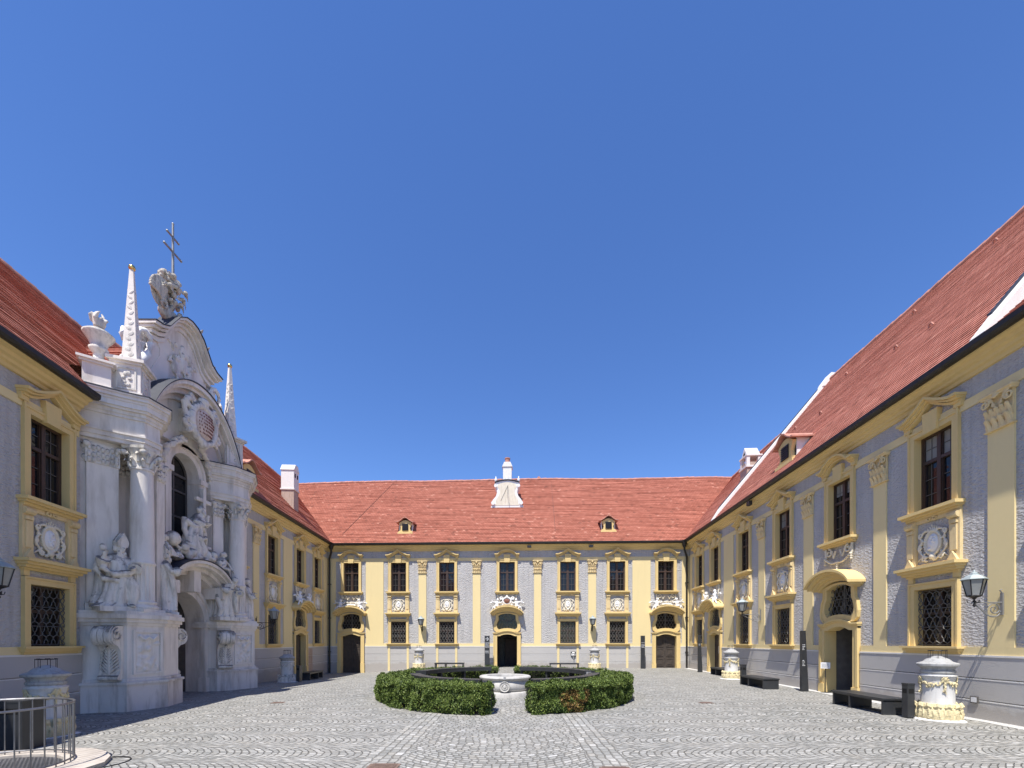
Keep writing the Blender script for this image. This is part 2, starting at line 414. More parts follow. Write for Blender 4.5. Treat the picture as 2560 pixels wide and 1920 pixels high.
def apron():
    m = MB()
    for s in (-1, 1):
        m.box(s*.58-.13, s*.58+.13, -.07, 0, 3.56, 4.74)
        m.box(s*.58-.075, s*.58+.075, -.10, -.07, 3.80, 4.40)
        m.prism([(s*.58-.13, 3.56), (s*.58+.13, 3.56), (s*.58, 3.78)], -.13, -.068)
        m.lathe([(.085, -.122), (.085, .122)], 10, Matrix.Translation((s*.58, -.07, 4.62)) @ Matrix.Rotation(pi/2, 4, 'Y'))
        m.box(s*.58-.09, s*.58+.09, -.115, -.07, 4.42, 4.50)
    m.box(-.45, .45, -.05, 0, 4.64, 4.74); m.box(-.45, .45, -.03, 0, 3.56, 3.62)
    for s in (-1, 1): m.tube(spiral(s*.09, 4.70, .07, 1.2, pi/2, s, 12, -.07), .022, 5)
    return m
def cartouche(seed):
    def f():
        r = random.Random(seed); m = MB()
        m.ball((0, -.005, 4.10), (.24, .045, .31), 16, 10)
        for i in range(30):
            a = 2*pi*i/30; m.ball((.215*cos(a), -.045, 4.10+.285*sin(a)), (.030, .028, .034), 7, 5)
        for s in (-1, 1):
            m.tube([(s*.10, -.03, 4.42), (s*.24, -.04, 4.40), (s*.33, -.04, 4.28), (s*.27, -.04, 4.16)], .034, 6, None, .024)
            m.tube(spiral(s*.31, 4.33, .075, 1.3, -pi/2, s, 14, -.05), .022, 6)
            m.tube([(s*.26, -.03, 4.20), (s*.35, -.04, 4.08), (s*.37, -.04, 3.96), (s*.28, -.04, 3.84), (s*.14, -.03, 3.76)], .036, 6, None, .026)
            m.tube(spiral(s*.36, 4.02, .06, 1.2, pi/2, s, 12, -.05), .02, 6); m.tube(spiral(s*.22, 3.74, .07, 1.2, pi/2, -s, 12, -.05), .022, 6)
            m.tube([(s*.20, -.03, 3.88), (s*.34, -.03, 3.76), (s*.42, -.03, 3.70)], .026, 5, None, .012)
            for k in range(4): m.ball((s*(.30+.012*k), -.03, 4.20-.09*k), (.05, .03, .03), 6, 5, Matrix.Rotation(s*.6, 3, 'Y'))
        for k in range(-3, 4):
            z = 4.47-abs(k)*.02; m.tube([(k*.03, -.03, 4.38), (k*.055, -.04, z), (k*.062, -.06, z+.07-.012*abs(k))], .022, 5, None, .016)
        m.ball((0, -.04, 4.40), (.13, .04, .035), 8, 5); m.ball((0, -.05, 3.76), (.09, .05, .07), 8, 5)
        for k in range(6): m.ball((r.uniform(-.2, .2), -.03, 3.70+r.uniform(-.03, .05)), (.05, .03, .03), 6, 5)
        return sculpt(m, .0125, 1)
    return f
def medal(seed):
    def f():
        r = random.Random(seed); m = MB(); m.ball((0, -.025, 4.10), (.155, .05, .225), 14, 9)
        for k in range(9): m.ball((r.uniform(-.08, .08), -.07, 4.10+r.uniform(-.15, .15)), (r.uniform(.02, .05), .022, r.uniform(.02, .07)), 6, 5)
        return m
    return f
def hood_lower():
    m = MB(); m.box(-.83, .83, -.30, 0, 3.475, 3.545); m.box(-.79, .79, -.24, 0, 3.41, 3.475); m.box(-.75, .75, -.17, 0, 3.35, 3.41); m.box(-.70, .70, -.09, 0, 3.30, 3.35)
    for s in (-1, 1): m.box(s*.60-.07, s*.60+.07, -.062, 0, 3.17, 3.30)
    return m
def surround_lower():
    m = ring_rect(1.0, 1.58, 2.99, .165, 0, -.06, .26)
    for s in (-1, 1): m.box(s*.665-(.045 if s > 0 else 0), s*.665+(0 if s > 0 else .045), -.083, -.058, 1.58, 3.155)
    m.box(-.62, .62, -.083, -.058, 3.11, 3.155)
    return m
def sill_lower():
    m = MB(); m.box(-.78, .78, -.20, 0, 1.53, 1.58); m.box(-.74, .74, -.15, 0, 1.46, 1.53); m.box(-.70, .70, -.09, 0, 1.40, 1.46)
    return m
def frame_lower():
    m = MB()
    m.box(-.5, -.44, .16, .23, 1.58, 2.99); m.box(.44, .5, .16, .23, 1.58, 2.99); m.box(-.44, .44, .16, .23, 1.58, 1.64); m.box(-.44, .44, .16, .23, 2.93, 2.99)
    m.box(-.04, .04, .15, .22, 1.64, 2.93); m.box(-.44, .44, .155, .225, 2.36, 2.43)
    return m
def lattice(x0, x1, z0, z1, y, nx, nz, r, inside=None):
    m = MB(); w = (x1-x0)/nx; h = (z1-z0)/nz
    for i in range(nx+1):
        for sg in (-1, 1):
            pts = []; st = []
            for k in range(nz*6+1):
                zz = z0+(z1-z0)*k/(nz*6); ph = pi*k/6
                x = x0+i*w+sg*w*.5*(1-cos(ph))*.5*1.0
                x = min(max(x, x0), x1)
                if inside and not inside(x, zz):
                    if len(pts) > 2: m.tube(pts, r, 4)
                    pts = []; continue
                pts.append((x, y - .02*sin(ph*2)*sg, zz))
            if len(pts) > 2: m.tube(pts, r, 4)
    return m
def grille_lower():
    m = lattice(-.47, .47, 1.60, 2.97, .05, 5, 9, .0105)
    for z in (1.62, 2.05, 2.5, 2.95): m.tube([(-.5, .05, z), (.5, .05, z)], .009, 4)
    return m
def arch(hw, z0, zc, n=16): return [(-hw+2*hw*i/n, z0+(zc-z0)*(1-((i-n/2)/(n/2))**2)) for i in range(n+1)]
FAN = [(.535, 2.47), (.65, 2.60), (.67, 2.78), (.63, 2.93), (.565, 3.06), (.555, 3.22), (.555, 3.37)]
def fan_loop(k=0., dz=0.):
    b = [(x*(1+k) , z) for x, z in FAN]
    top = arch(b[-1][0], b[-1][1], 3.51+dz, 10)[::-1][1:-1]
    left = [(-x, z) for x, z in reversed(b)]
    bot = arch(b[0][0], b[0][1], 2.555, 10)[1:-1]
    return b + top + left + bot
DOORTOP = [(-.645, 2.045), (-.48, 2.045)] + arch(.47, 2.055, 2.165, 10) + [(.48, 2.045), (.645, 2.045)]
def door_frame():
    m = MB()
    # fanlight surround: swelling plate with the window hole in it
    inner = fan_loop(); outer = []
    for x, z in inner:
        ox = x*1.30; oz = 2.30+(z-2.47)*1.07 if z < 2.9 else z+.02
        if z > 3.3: oz = z+.06
        outer.append((ox, oz))
    m.ring(outer, inner, -.07, .26)
    o2 = [(x*1.0, z) for x, z in outer]; i2 = [(x*.93, z) for x, z in outer]
    m.ring(o2, i2, -.095, -.068)
    # door jambs and the bowed head moulding
    for s in (-1, 1):
        a, b = sorted((s*.645, s*.86)); m.box(a, b, -.09, .30, -.55, 2.10)
        a, b = sorted((s*.80, s*.885)); m.box(a, b, -.12, -.088, .32, 2.10)
        a, b = sorted((s*.64, s*.90)); m.box(a, b, -.13, -.0, -.55, .30)
    P = [(-.91, 2.22), (-.70, 2.22)] + [(x*1.3, z+.17) for x, z in arch(.47, 2.055, 2.19, 14)] + [(.70, 2.22), (.91, 2.22)]
    B = [(-.86, 2.045)] + DOORTOP + [(.86, 2.045)]
    def interp(path, x):
        for (xa, za), (xb, zb) in zip(path, path[1:]):
            if xa <= x <= xb: return za+(zb-za)*((x-xa)/(xb-xa) if xb > xa else 0)
        return path[-1][1]
    xs = [-.86+1.72*i/40 for i in range(41)]
    vs = []
    for x in xs:
        zt = interp(P, x); zb = interp(B, x)
        if abs(x) > .645: zb = 2.10
        vs += [(x, -.085, zb), (x, -.085, zt), (x, .30, zt), (x, .30, zb)]
    fs = [(4*i+k, 4*i+(k+1) % 4, 4*i+4+(k+1) % 4, 4*i+4+k) for i in range(40) for k in range(4)]
    m.add(vs, fs)
    m.band(P, .055, -.15, .0); m.band([(x*.985, z-.05) for x, z in P], .049, -.12, .0)
    return m
def door_hood():
    m = MB(); n = 24
    def arc(hw, ze, zc): return [(hw*sin(t), ze+(zc-ze)*(cos(t*1.0)-cos(1.15))/(1-cos(1.15))) for t in [(-1.15+2.3*i/n) for i in range(n+1)]]
    k = 1/sin(1.15)
    m.band(arc(1.06*k, 3.46, 3.90), .075, -.52, 0); m.band(arc(1.0*k, 3.40, 3.83), .074, -.43, 0)
    m.band(arc(.94*k, 3.36, 3.73), .10, -.30, 0); m.band(arc(.86*k, 3.33, 3.62), .12, -.16, 0)
    return m
def fan_glass():
    m = MB(); lp = fan_loop(); n = len(lp)
    m.add([(x, .19, z) for x, z in lp], [tuple(range(n))]); m.add([(x, .20, z) for x, z in lp], [tuple(range(n))])
    m.f = []; m.v = []
    m.prism(lp, .19, .20)
    return m
def fan_inside(x, z):
    lim = 0.5
    for (xa, za), (xb, zb) in zip(FAN, FAN[1:]):
        if za <= z <= zb: lim = xa+(xb-xa)*(z-za)/(zb-za); break
    else:
        if z < FAN[0][1]: return False
    return abs(x) < lim and z < 3.37+.14*(1-(x/.555)**2)
def fan_grille():
    m = lattice(-.66, .66, 2.42, 3.55, .08, 7, 7, .011, fan_inside)
    m.tube([(-.56, .08, 3.05), (.56, .08, 3.05)], .012, 4); m.box(-.025, .025, .12, .16, 2.55, 3.49)
    return m
def door_leaf():
    m = MB(); y = .22
    m.prism([(-.645, -.5)] + DOORTOP + [(.645, -.5)], y, y+.06)
    for s in (-1, 1):
        for z0, z1 in ((.14, .62), (.74, 1.25), (1.36, 1.92)):
            c = s*.325; m.ring([(c-.24, z0), (c+.24, z0), (c+.24, z1), (c-.24, z1)], [(c-.18, z0+.06), (c+.18, z0+.06), (c+.18, z1-.06), (c-.18, z1-.06)], y-.03, y)
            m.box(c-.15, c+.15, y-.02, y, z0+.09, z1-.09)
    m.box(-.03, .03, y-.045, y, -.5, 2.13)
    return m
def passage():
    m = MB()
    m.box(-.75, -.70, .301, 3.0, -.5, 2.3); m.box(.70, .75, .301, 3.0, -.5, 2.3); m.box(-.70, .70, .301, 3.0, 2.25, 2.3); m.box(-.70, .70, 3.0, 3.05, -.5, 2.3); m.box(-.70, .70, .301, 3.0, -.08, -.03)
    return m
def garland():
    m = MB(); r = random.Random(3)
    for s in (-1, 1):
        m.tube(spiral(s*.44, 4.58, .14, 1.2, pi/2, s, 14, -.07), .032, 6)
        m.tube([(s*.30, -.06, 4.62), (s*.20, -.08, 4.40), (s*.10, -.08, 4.60)], .035, 6)
        m.tube([(s*.60, -.06, 4.72), (s*.58, -.06, 4.42)], .04, 6)
        for i in range(9):
            t = i/8; m.ball((s*(.58-.56*t), -.10, 4.40-.18*sin(pi*t*.5)-.04*sin(pi*t)), (.04+.015*r.random(), .045, .035), 7, 5)
        for i in range(3): m.ball((s*.60, -.09, 4.38-.07*i), (.035, .04, .04), 6, 5)
    for i in range(4): m.ball((0, -.10, 4.22-.07*i), (.035, .04, .04), 6, 5)
    return m
def putti(flip=0):
    def f():
        m = MB(); r = random.Random(5+flip)
        def limb(a, b, c, r0, r1): m.tube([a, tuple((Vector(a)+Vector(b))/2), b, tuple((Vector(b)+Vector(c))/2), c], r0, 7, None, r1)
        for s in (-1, 1):
            x = s*.62; z = 3.98-.06
            y = -.26
            m.ball((x, y, z+.20), (.13, .12, .18), 10, 7); m.ball((x-s*.03, y-.02, z+.44), (.085, .09, .10), 10, 7)
            m.ball((x+s*.02, y+.05, z+.05), (.16, .14, .11), 9, 6)
            limb((x+s*.02, y-.04, z+.04), (x+s*.24, y-.12, z-.02), (x+s*.36, y-.08, z-.26), .07, .04)
            limb((x-s*.04, y-.04, z+.02), (x+s*.10, y-.20, z+.04), (x+s*.16, y-.16, z-.22), .07, .04)
            limb((x+s*.11, y, z+.30), (x+s*.26, y, z+.30), (x+s*.36, y-.02, z+.46), .045, .032)
            limb((x-s*.11, y, z+.30), (x-s*.22, y-.02, z+.22), (x-s*.30, y, z+.34), .045, .032)
            for k in range(4): m.ball((x+s*(.12+.10*k), y+.10, z+.20+.05*k-.10*(k > 2)), (.10, .04, .05), 7, 5)
            for k in range(4): m.ball((x-s*.02+r.uniform(-.1, .1), y+.06, z+.10+r.uniform(0, .14)), (.10, .06, .06), 7, 5)
        for i in range(9):
            t = -1+2*i/8; m.ball((t*.42, -.16, 4.06-.05*t*t+.02*r.random()), (.07, .07, .06), 7, 5)
        return sculpt(m, .026, 1, .005)
    return f
def crest():
    m = MB(); r = random.Random(11)
    for i in range(18):
        a = 2*pi*i/18; m.ball((.26*cos(a), -.22, 4.30+.20*sin(a)), (.065, .06, .055), 7, 5)
    for s in (-1, 1):
        m.tube(spiral(s*.36, 4.48, .12, 1.1, -pi/2, s, 12, -.2), .04, 6); m.tube(spiral(s*.34, 4.10, .12, 1.1, pi/2, s, 12, -.2), .04, 6)
    m.ball((0, -.22, 4.56), (.10, .07, .10), 8, 6); m.box(-.3, .3, -.18, 0, 4.0, 4.5)
    return sculpt(m, .026, 1, .004)
def capital():
    m = MB(); h = .26; r = random.Random(4)
    m.box(-h-.07, h+.07, -.17, 0, .74, .80); m.box(-h-.05, h+.05, -.14, 0, .70, .745); m.box(-h-.0, h+.0, -.06, 0, 0, .72); m.box(-h-.03, h+.03, -.09, 0, 0, .04)
    for s in (-1, 1):
        m.tube(spiral(s*.23, .60, .105, 1.5, pi/2, s, 18, -.12), .024, 6); m.tube([(s*.13, -.10, .70), (s*.08, -.10, .55), (s*.02, -.09, .45)], .022, 5)
        m.tube(spiral(s*.06, .52, .05, 1.2, pi/2, -s, 12, -.11), .016, 5)
    for z0, n, hh in ((.05, 4, .20), (.22, 5, .22)):
        for i in range(n):
            x = -h+2*h*(i+.5)/n
            for k in range(7):
                t = k/6; w = .058*(1-.35*t)
                y = -.07-.035*t-.06*max(0, t-.55); z = z0+hh*t
                for q in (-1, 0, 1): m.ball((x+q*w*.75, y-(.014 if q == 0 else 0), z-.012*abs(q)), (w*.42, .022, .026), 6, 5)
    for k in range(5):
        a = pi/2+(k-2)*.5; m.ball((.05*cos(a), -.15, .66+.05*sin(a)), (.026, .025, .035), 6, 5)
    m.ball((0, -.16, .66), .03, 7, 5)
    return sculpt(m, .011, 1)

def pil_mesh(w): return lambda: MB().box(-w/2, w/2, -.035, 0, 1.57, 6.92)

TAN = math.tan
def sag(u, seed): return .17*noise.noise(Vector((u*.13, seed*3.1, .5)))+.03*noise.noise(Vector((u*.7, seed*5.3, 1.5)))
def roof_mesh(ul, ur, pitch, yr, y0=-.42, z0=8.02, course=.155, jit=.012, seed=1, step=.036):
    """courses of overlapping tiles from the eave (y0) to the ridge (yr)"""
    m = MB(); uvs = []; r = random.Random(seed); tp = TAN(pitch); L = (yr-y0)/cos(pitch); n = int(L/course)
    nv = Vector((0, -sin(pitch), cos(pitch)))
    for i in range(n):
        ya = y0+(yr-y0)*i/n; yb = y0+(yr-y0)*(i+1)/n
        u0a, u1a = ul(ya), ur(ya); u0b, u1b = ul(yb), ur(yb)
        k = max(1, int((u1a-u0a)/1.3))
        base = len(m.v); vs = []
        for j in range(k+1):
            t = j/k; up = step+r.uniform(-jit, jit)
            xa = u0a+(u1a-u0a)*t; xb = u0b+(u1b-u0b)*t
            za = z0+(ya-y0)*tp+sag(xa, seed)*(ya-y0)/(yr-y0); zb = z0+(yb-y0)*tp+sag(xb, seed)*(yb-y0)/(yr-y0)
            lo = Vector((xa, ya, za)); hi = Vector((xb, yb, zb))
            vs += [lo - nv*.01, lo+nv*up, hi+nv*.008]
            sa = (ya-y0)/cos(pitch); sb = (yb-y0)/cos(pitch)
            uvs += [(xa, sa+.001), (xa, sa+.001), (xb, sb-.001)]
        fs = []
        for j in range(k):
            a = 3*j; b = a+3
            fs += [(a, b, b+1, a+1), (a+1, b+1, b+2, a+2)]
        m.add(vs, fs)
    me = bpy.data.meshes.new('roof'); me.from_pydata(m.v, [], m.f)
    uvl = me.uv_layers.new(name='UVMap')
    for lp in me.loops: uvl.data[lp.index].uv = uvs[lp.vertex_index]
    return me

CORN = [(0, 7.56), (-.05, 7.57), (-.07, 7.64), (-.13, 7.67), (-.15, 7.73), (-.22, 7.76), (-.25, 7.83), (-.33, 7.855), (-.35, 7.91), (0, 7.91)]
FRZ = [(0, 7.12), (-.03, 7.12), (-.03, 6.92), (0, 6.92)]
GUT = [(-.28, 8.01), (-.28, 7.905), (-.40, 7.885), (-.47, 7.885), (-.52, 7.93), (-.53, 8.03)]

def make_wing(name, label, org, rot, u0, u1, bays, pils, wides, roofs, mit=(0, 0), seed=0, strips=False, cart=0, eu=None, depth=10.5):
    e0, e1 = eu or (u0, u1)
    W = empty(name, (org[0], org[1], 0), rot); tag(W, label, 'building')
    # ---- wall sheet with openings
    holes = []
    for u, k in bays:
        holes.append((u-.5, u+.5, 4.94, 6.83))
        holes.append((u-.5, u+.5, 1.58, 2.99) if k[0] != 'd' else (u-.70, u+.70, -.6, 3.49))
    us = sorted({u0, u1} | {h[0] for h in holes} | {h[1] for h in holes}); zs = sorted({-.6, 8.0} | {h[2] for h in holes} | {h[3] for h in holes})
    m = MB()
    for a, b in zip(us, us[1:]):
        for c, d in zip(zs, zs[1:]):
            um, zm = (a+b)/2, (c+d)/2
            if any(h[0] < um < h[1] and h[2] < zm < h[3] for h in holes): continue
            m.add([(a, 0, c), (b, 0, c), (b, 0, d), (a, 0, d)], [(0, 1, 2, 3)])
    m.add([(u0, 0, -.6), (u0, depth, -.6), (u0, depth, 8), (u0, 0, 8)], [(0, 1, 2, 3)]); m.add([(u1, 0, -.6), (u1, depth, -.6), (u1, depth, 8), (u1, 0, 8)], [(0, 1, 2, 3)])
    m.add([(u0, depth, -.6), (u1, depth, -.6), (u1, depth, 8), (u0, depth, 8)], [(0, 1, 2, 3)])
    me = bpy.data.meshes.new('wall'); me.from_pydata(m.v, [], m.f); me.materials.append(MT['rough'])
    link('wall', me, W)
    # ---- dado with white joints, yellow bands, cornice, gutter
    doors = sorted(u for u, k in bays if k[0] == 'd')
    segs = []; a = u0
    for d in doors: segs.append((a, d-.89)); a = d+.89
    segs.append((a, u1))
    segs = [s for s in segs if s[1]-s[0] > .02]
    for a, b in segs:
        db, wl = MB(), MB()
        for z0, z1 in ((-.6, .385), (.432, .855), (.902, 1.355)): db.box(a, b, -.05, 0, z0, z1)
        for z in (.385, .855): wl.box(a, b, -.056, 0, z, z+.026)
        wl.box(a, b, -.062, 0, 1.355, 1.395)
        MB().box(a, b, -.035, 0, 1.395, 1.57).build('sill_band', 'yellow', W)
        da = db.build('dado', 'dado', W); wl.build('joint_lines', 'white', da)
    bd = MB(); bd.prismx([(y-.002, z) for y, z in FRZ], e0, e1, None, *mit)
    bd.build('frieze_band', 'yellow', W)
    c = MB(); c.prismx(CORN, e0, e1, None, *mit); c.build('cornice', 'yellow_trim', W)
    g = MB(); g.prismx(GUT, e0, e1, None, *mit)
    g.build('gutter', 'gutter', W)
    for u, w in pils:
        p = part('pilaster', 'pil%.2f' % w, pil_mesh(w), 'yellow', W, (u, 0, 0))
        part('capital', 'capital', capital, 'cream', p, (0, 0, 6.12), smooth=False)
    for a, b in wides:
        part('pilaster', 'pil%.2f' % (b-a), pil_mesh(b-a), 'yellow', W, ((a+b)/2, 0, 0))
    if strips:
        for u, k in bays:
            if k[0] != 'd':
                for s in (-1, 1): MB().box(u+s*.62-.07, u+s*.62+.07, -.075, -.0, -.4, 1.40).build('apron_strip', 'yellow', W)
    # ---- bays
    for i, (u, k) in enumerate(bays):
        f = part('window', 'fu', frame_upper, 'brown', W, (u, 0, 0))
        part('pane', 'pu', pane(4.94, 6.83), 'glass', f); part('glazing_bar', 'bu', bars_upper, 'bar', f)
        part('surround', 'su', surround_upper, 'yellow_trim', f); part('sill', 'siu', sill_upper, 'yellow_trim', f)
        if name == 'right_range' and i in (3, 4, 5): part('blind', 'blind%d' % (i % 2), (lambda: MB().box(-.435, .435, .160, .166, 6.215, 6.765)) if i % 2 else (lambda: MB().box(-.435, .435, .160, .166, 6.40, 6.765)), 'blind', f)
        kk = 'round' if k[0] == 'd' else 'ogee'
        part('pediment', 'pd'+kk, pediment(kk), 'yellow_trim', f)
        if k[0] == 'a':
            ap = part('apron_panel', 'ap', apron, 'yellow_trim' if cart == 0 else 'cream', W, (u, 0, 0))
            v = (i+seed) % 3
            part('cartouche', 'ca%d' % v, cartouche(v+1), 'cream' if cart == 0 else 'creamw', ap); part('medallion', 'me%d' % v, medal(v+1), 'creamw' if cart == 0 else 'putto', ap, angle=50)
            l = part('window', 'fl', frame_lower, 'brown', W, (u, 0, 0))
            part('pane', 'pl', pane(1.58, 2.99, 1.0, .20), 'glass', l); part('surround', 'sl', surround_lower, 'yellow_trim', l)
            part('grille', 'gl', grille_lower, 'ironmid', l); part('hood', 'hl', hood_lower, 'yellow_trim', l); part('sill', 'sil', sill_lower, 'yellow_trim', l)
        else:
            if 'o' in k:
                d = part('doorway', 'pas', passage, 'passage' if 'i' in k else 'dark', W, (u, 0, 0))
                if 'i' in k:
                    x = MB(); x.box(-.22, .56, 2.62, 2.68, -.05, 1.86); x.box(-.26, -.22, 2.60, 2.68, -.05, 1.9); x.box(.56, .60, 2.6, 2.68, -.05, 1.9); x.build('inner_door', 'woodred', d)
            else: d = part('door', 'dl', door_leaf, 'wood', W, (u, 0, 0))
            part('door_frame', 'df', door_frame, 'yellow_trim', d); part('hood', 'dh', door_hood, 'yellow_trim', d)
            fg = part('fanlight', 'fg', fan_glass, 'glass', W, (u, 0, 0)); part('grille', 'fgr', fan_grille, 'ironmid', fg)
            part('garland', 'gar', garland, 'creamw', d)
            if 'p' in k: part('putti_relief', 'pt', putti(0), 'putto', d, smooth=True)
            if 'c' in k:
                q = part('crest_relief', 'crest', crest, 'putto', d); MB().ball((0, -.27, 4.29), (.19, .05, .135), 14, 8).build('plaque', 'plaque', W, (u, 0, 0), smooth=True)
    # ---- roof
    for j, (ul, ur, pitch, yr, mat) in enumerate(roofs):
        me = roof_mesh(ul, ur, pitch, yr, seed=seed*7+j, jit=.005 if name == 'right_range' else .012, step=.024 if name == 'right_range' else .034); me.materials.append(MT[mat]); ro = link('roof', me, W)
        zr = 8.02+(yr+.42)*TAN(pitch)
        a, b = ul(yr), ur(yr); bk = MB()
        bk.add([(a, yr, zr), (b, yr, zr), (b, yr+5.6, zr-5.6*TAN(pitch)), (a, yr+5.6, zr-5.6*TAN(pitch))], [(0, 1, 2, 3)])
        o = bk.build('back_slope', mat, ro)
        rc = MB(); n = int((b-a)/.42)
        for q in range(n):
            x0 = a+(b-a)*q/n; x1 = a+(b-a)*(q+1)/n+.03
            rr = .12+R.uniform(-.006, .006)
            rc.tube([(x0, yr, zr-.015+sag(x0, seed*7+j)), (x1, yr, zr-.005+R.uniform(-.01, .01)+sag(x1, seed*7+j))], rr*.9, 8, None, rr)
        rc.build('ridge_tiles', 'ridge', ro)
    return W
# ================================================================== the four ranges round the courtyard
P48 = radians(48)
FAR = make_wing('far_range', 'sunlit yellow and grey two storey range closing the far end of the courtyard', (-12.08, 28.3), radians(-1.962), 0, 23.36,
    [(1.58, 'dp'), (4.70, 'a'), (7.86, 'a'), (11.77, 'doicp'), (15.68, 'a'), (18.83, 'a'), (21.9, 'dp')],
    [(6.27, .5), (9.8, .5), (13.74, .46), (17.23, .5)], [(2.55, 3.71), (19.79, 20.93), (.0, .56), (22.91, 23.36)],
    [(lambda y: -1.10*y, lambda y: 23.36+1.04*y, P48, 4.9, 'tile')], (1, 1), 1, True, 1)
RIGHT = make_wing('right_range', 'long grey and yellow range on the right with the steep red roof and raking light', (11.27, 27.5), radians(-93.325), 0, 31,
    [(1.85, 'a'), (4.1, 'dp'), (7.37, 'a'), (10.57, 'a'), (13.75, 'do'), (17.01, 'a'), (20.3, 'a')],
    [(8.95, .5), (12.15, .52), (15.37, .45), (18.55, .52), (21.9, .5)], [(5.2, 6.27), (0, .62)],
    [(lambda y: -1.04*y, lambda y: 4.45, P48, 4.9, 'tile2'), (lambda y: 4.45, lambda y: 18.4, radians(50.4), 5.62, 'tile2'), (lambda y: 18.4, lambda y: 31, radians(42), 5.62, 'tile2')], (1, 0), 2, False, 1)
LFAR = make_wing('left_range', 'shaded grey and yellow range between the church portal and the far left corner', (-11.175, 11.57), radians(93.096), 5.5, 16.75,
    [(6.3, 'a'), (9.5, 'a'), (12.55, 'dp'), (14.98, 'a')], [(8.0, .5)], [(10.6, 11.6), (15.98, 16.75)],
    [(lambda y: max(5.6, 6.75-max(0, y-.3)), lambda y: 16.75+1.10*y, P48, 4.9, 'tile2')], (0, 1), 3, False, 0, (6.75, 16.75))
LNEAR = make_wing('left_range', 'shaded grey and yellow range at the left edge in front of the church portal', (-8.98, -4.0), radians(98.024), 0, 15.25,
    [(10.9, 'a'), (14.38, 'a')], [(12.65, .5), (9.0, .5)], [],
    [(lambda y: 0, lambda y: 15.2+max(0, y-.25)*2.0, P48, 4.9, 'tile2')], (0, 0), 4, False, 0, (0, 15.2))
# ---- roof furniture (parts of their ranges)
def dormer(W, u, y, z):
    m = MB(); A = [(-.55, 0), (.55, 0), (.55, .14), (.40, .20), (.36, .42), (.44, .60), (.50, .78)] + [(.50-1.0*i/8, .78+.22*sin(pi*i/8)) for i in range(1, 8)] + [(-.50, .78), (-.44, .60), (-.36, .42), (-.40, .20), (-.55, .14)]
    m.prism(A, 0, .14); m.box(-.60, .60, -.08, 0, -.06, .06)
    d = m.build('dormer', 'yellow_trim', W, (u, y, z))
    l = MB(); l.box(-.24, .24, -.02, -.005, .2, .74)
    for k in range(6): l.box(-.24, .24, -.05, -.02, .22+.085*k, .26+.085*k)
    l.build('louvre', 'iron', d)
    r = MB(); P = [(-.72, .80), (-.56, .82), (-.36, .93), (-.16, 1.10), (0, 1.17), (.16, 1.10), (.36, .93), (.56, .82), (.72, .80)]
    r.band(P, .06, -.16, 1.4); r.build('dormer_roof', 'ridge', d)
    for s in (-1, 1): MB().prismx([(.14, 0), (1.2, .95), (.14, .95)], s*.50-.03, s*.50+.03).build('cheek', 'white', d)
    return d
T48 = TAN(P48)
def rz(y, t=T48): return 8.02+(y+.42)*t

for u_ in (5.05, 18.33): dormer(FAR, u_, .30, rz(.30)).scale = (.84, .9, .86)
dormer(RIGHT, 10.5, .10, rz(.10, TAN(radians(50.4)))); dormer(LFAR, 7.6, .05, rz(.05))
# sundial gable with its chimney stack
sd = MB(); half = [(1.13, 0), (1.13, .12), (1.02, .16), (1.08, .34), (.98, .56), (.78, .80), (.70, 1.05), (.74, 1.30), (.88, 1.50), (.88, 1.64), (.80, 1.72)]
top = [(.80-1.6*i/10, 1.74+.14*sin(pi*i/10)) for i in range(11)]
out = half + top + [(-x, z) for x, z in reversed(half)]
sd.prism(out, -.12, .9)
for s in (-1, 1):
    for cx, cz, q in ((.98, .30, .13), (.80, 1.50, .11)): sd.lathe([(q, -.20), (q, -.11)], 14, Matrix.Translation((s*cx, 0, cz)) @ Matrix.Rotation(pi/2, 4, 'X') @ Matrix.Translation((0, 0, .32)))
sun = sd.build('sundial', 'putto', FAR, (11.67, 2.35, rz(2.35)-.05))
d = MB(); d.prism([(x*.74, .14+z*.86) for x, z in out], -.135, -.118); d.build('dial_face', 'creamw', sun)
g = MB(); g.tube([(.05, -.13, 1.55), (.05, -.50, .75)], .012, 5); g.tube([(.05, -.13, .65), (.05, -.50, .75)], .01, 5); g.tube([(-.45, -.15, .45), (.05, -.15, 1.50)], .008, 4); g.build('gnomon', 'iron', sun)
c = MB(); c.band([(x, z+.002) for x, z in [(.86, 1.72)] + [(.82-1.64*i/10, 1.76+.14*sin(pi*i/10)) for i in range(11)] + [(-.86, 1.72)]][::-1], .05, -.2, .95); c.build('coping', 'lead', sun)
k = MB(); k.box(-.30, .30, .15, .75, 1.6, 2.95); k.prism([(-.36, 2.95), (.36, 2.95), (.22, 3.28), (-.22, 3.28)], .10, .80); k.lathe([(.05, 1.75), (.09, 1.95), (.05, 2.2)], 8, Matrix.Translation((0, -.0, .0))); k.build('chimney_stack', 'white', sun)
k = MB(); k.lathe([(.17, 3.28), (.17, 3.6), (.20, 3.6), (.20, 3.66), (.15, 3.66)], 12, Matrix.Translation((0, .45, 0))); k.build('chimney_pot', 'ridge', sun)
for s in (-1, 1):
    k = MB(); k.lathe([(.09, 1.72), (.09, 1.80), (.04, 1.86), (.10, 1.95), (.10, 2.05), (.03, 2.14), (.05, 2.2), (.01, 2.26)], 10); k.build('finial', 'putto', sun, (s*.80, .1, 0), smooth=True)
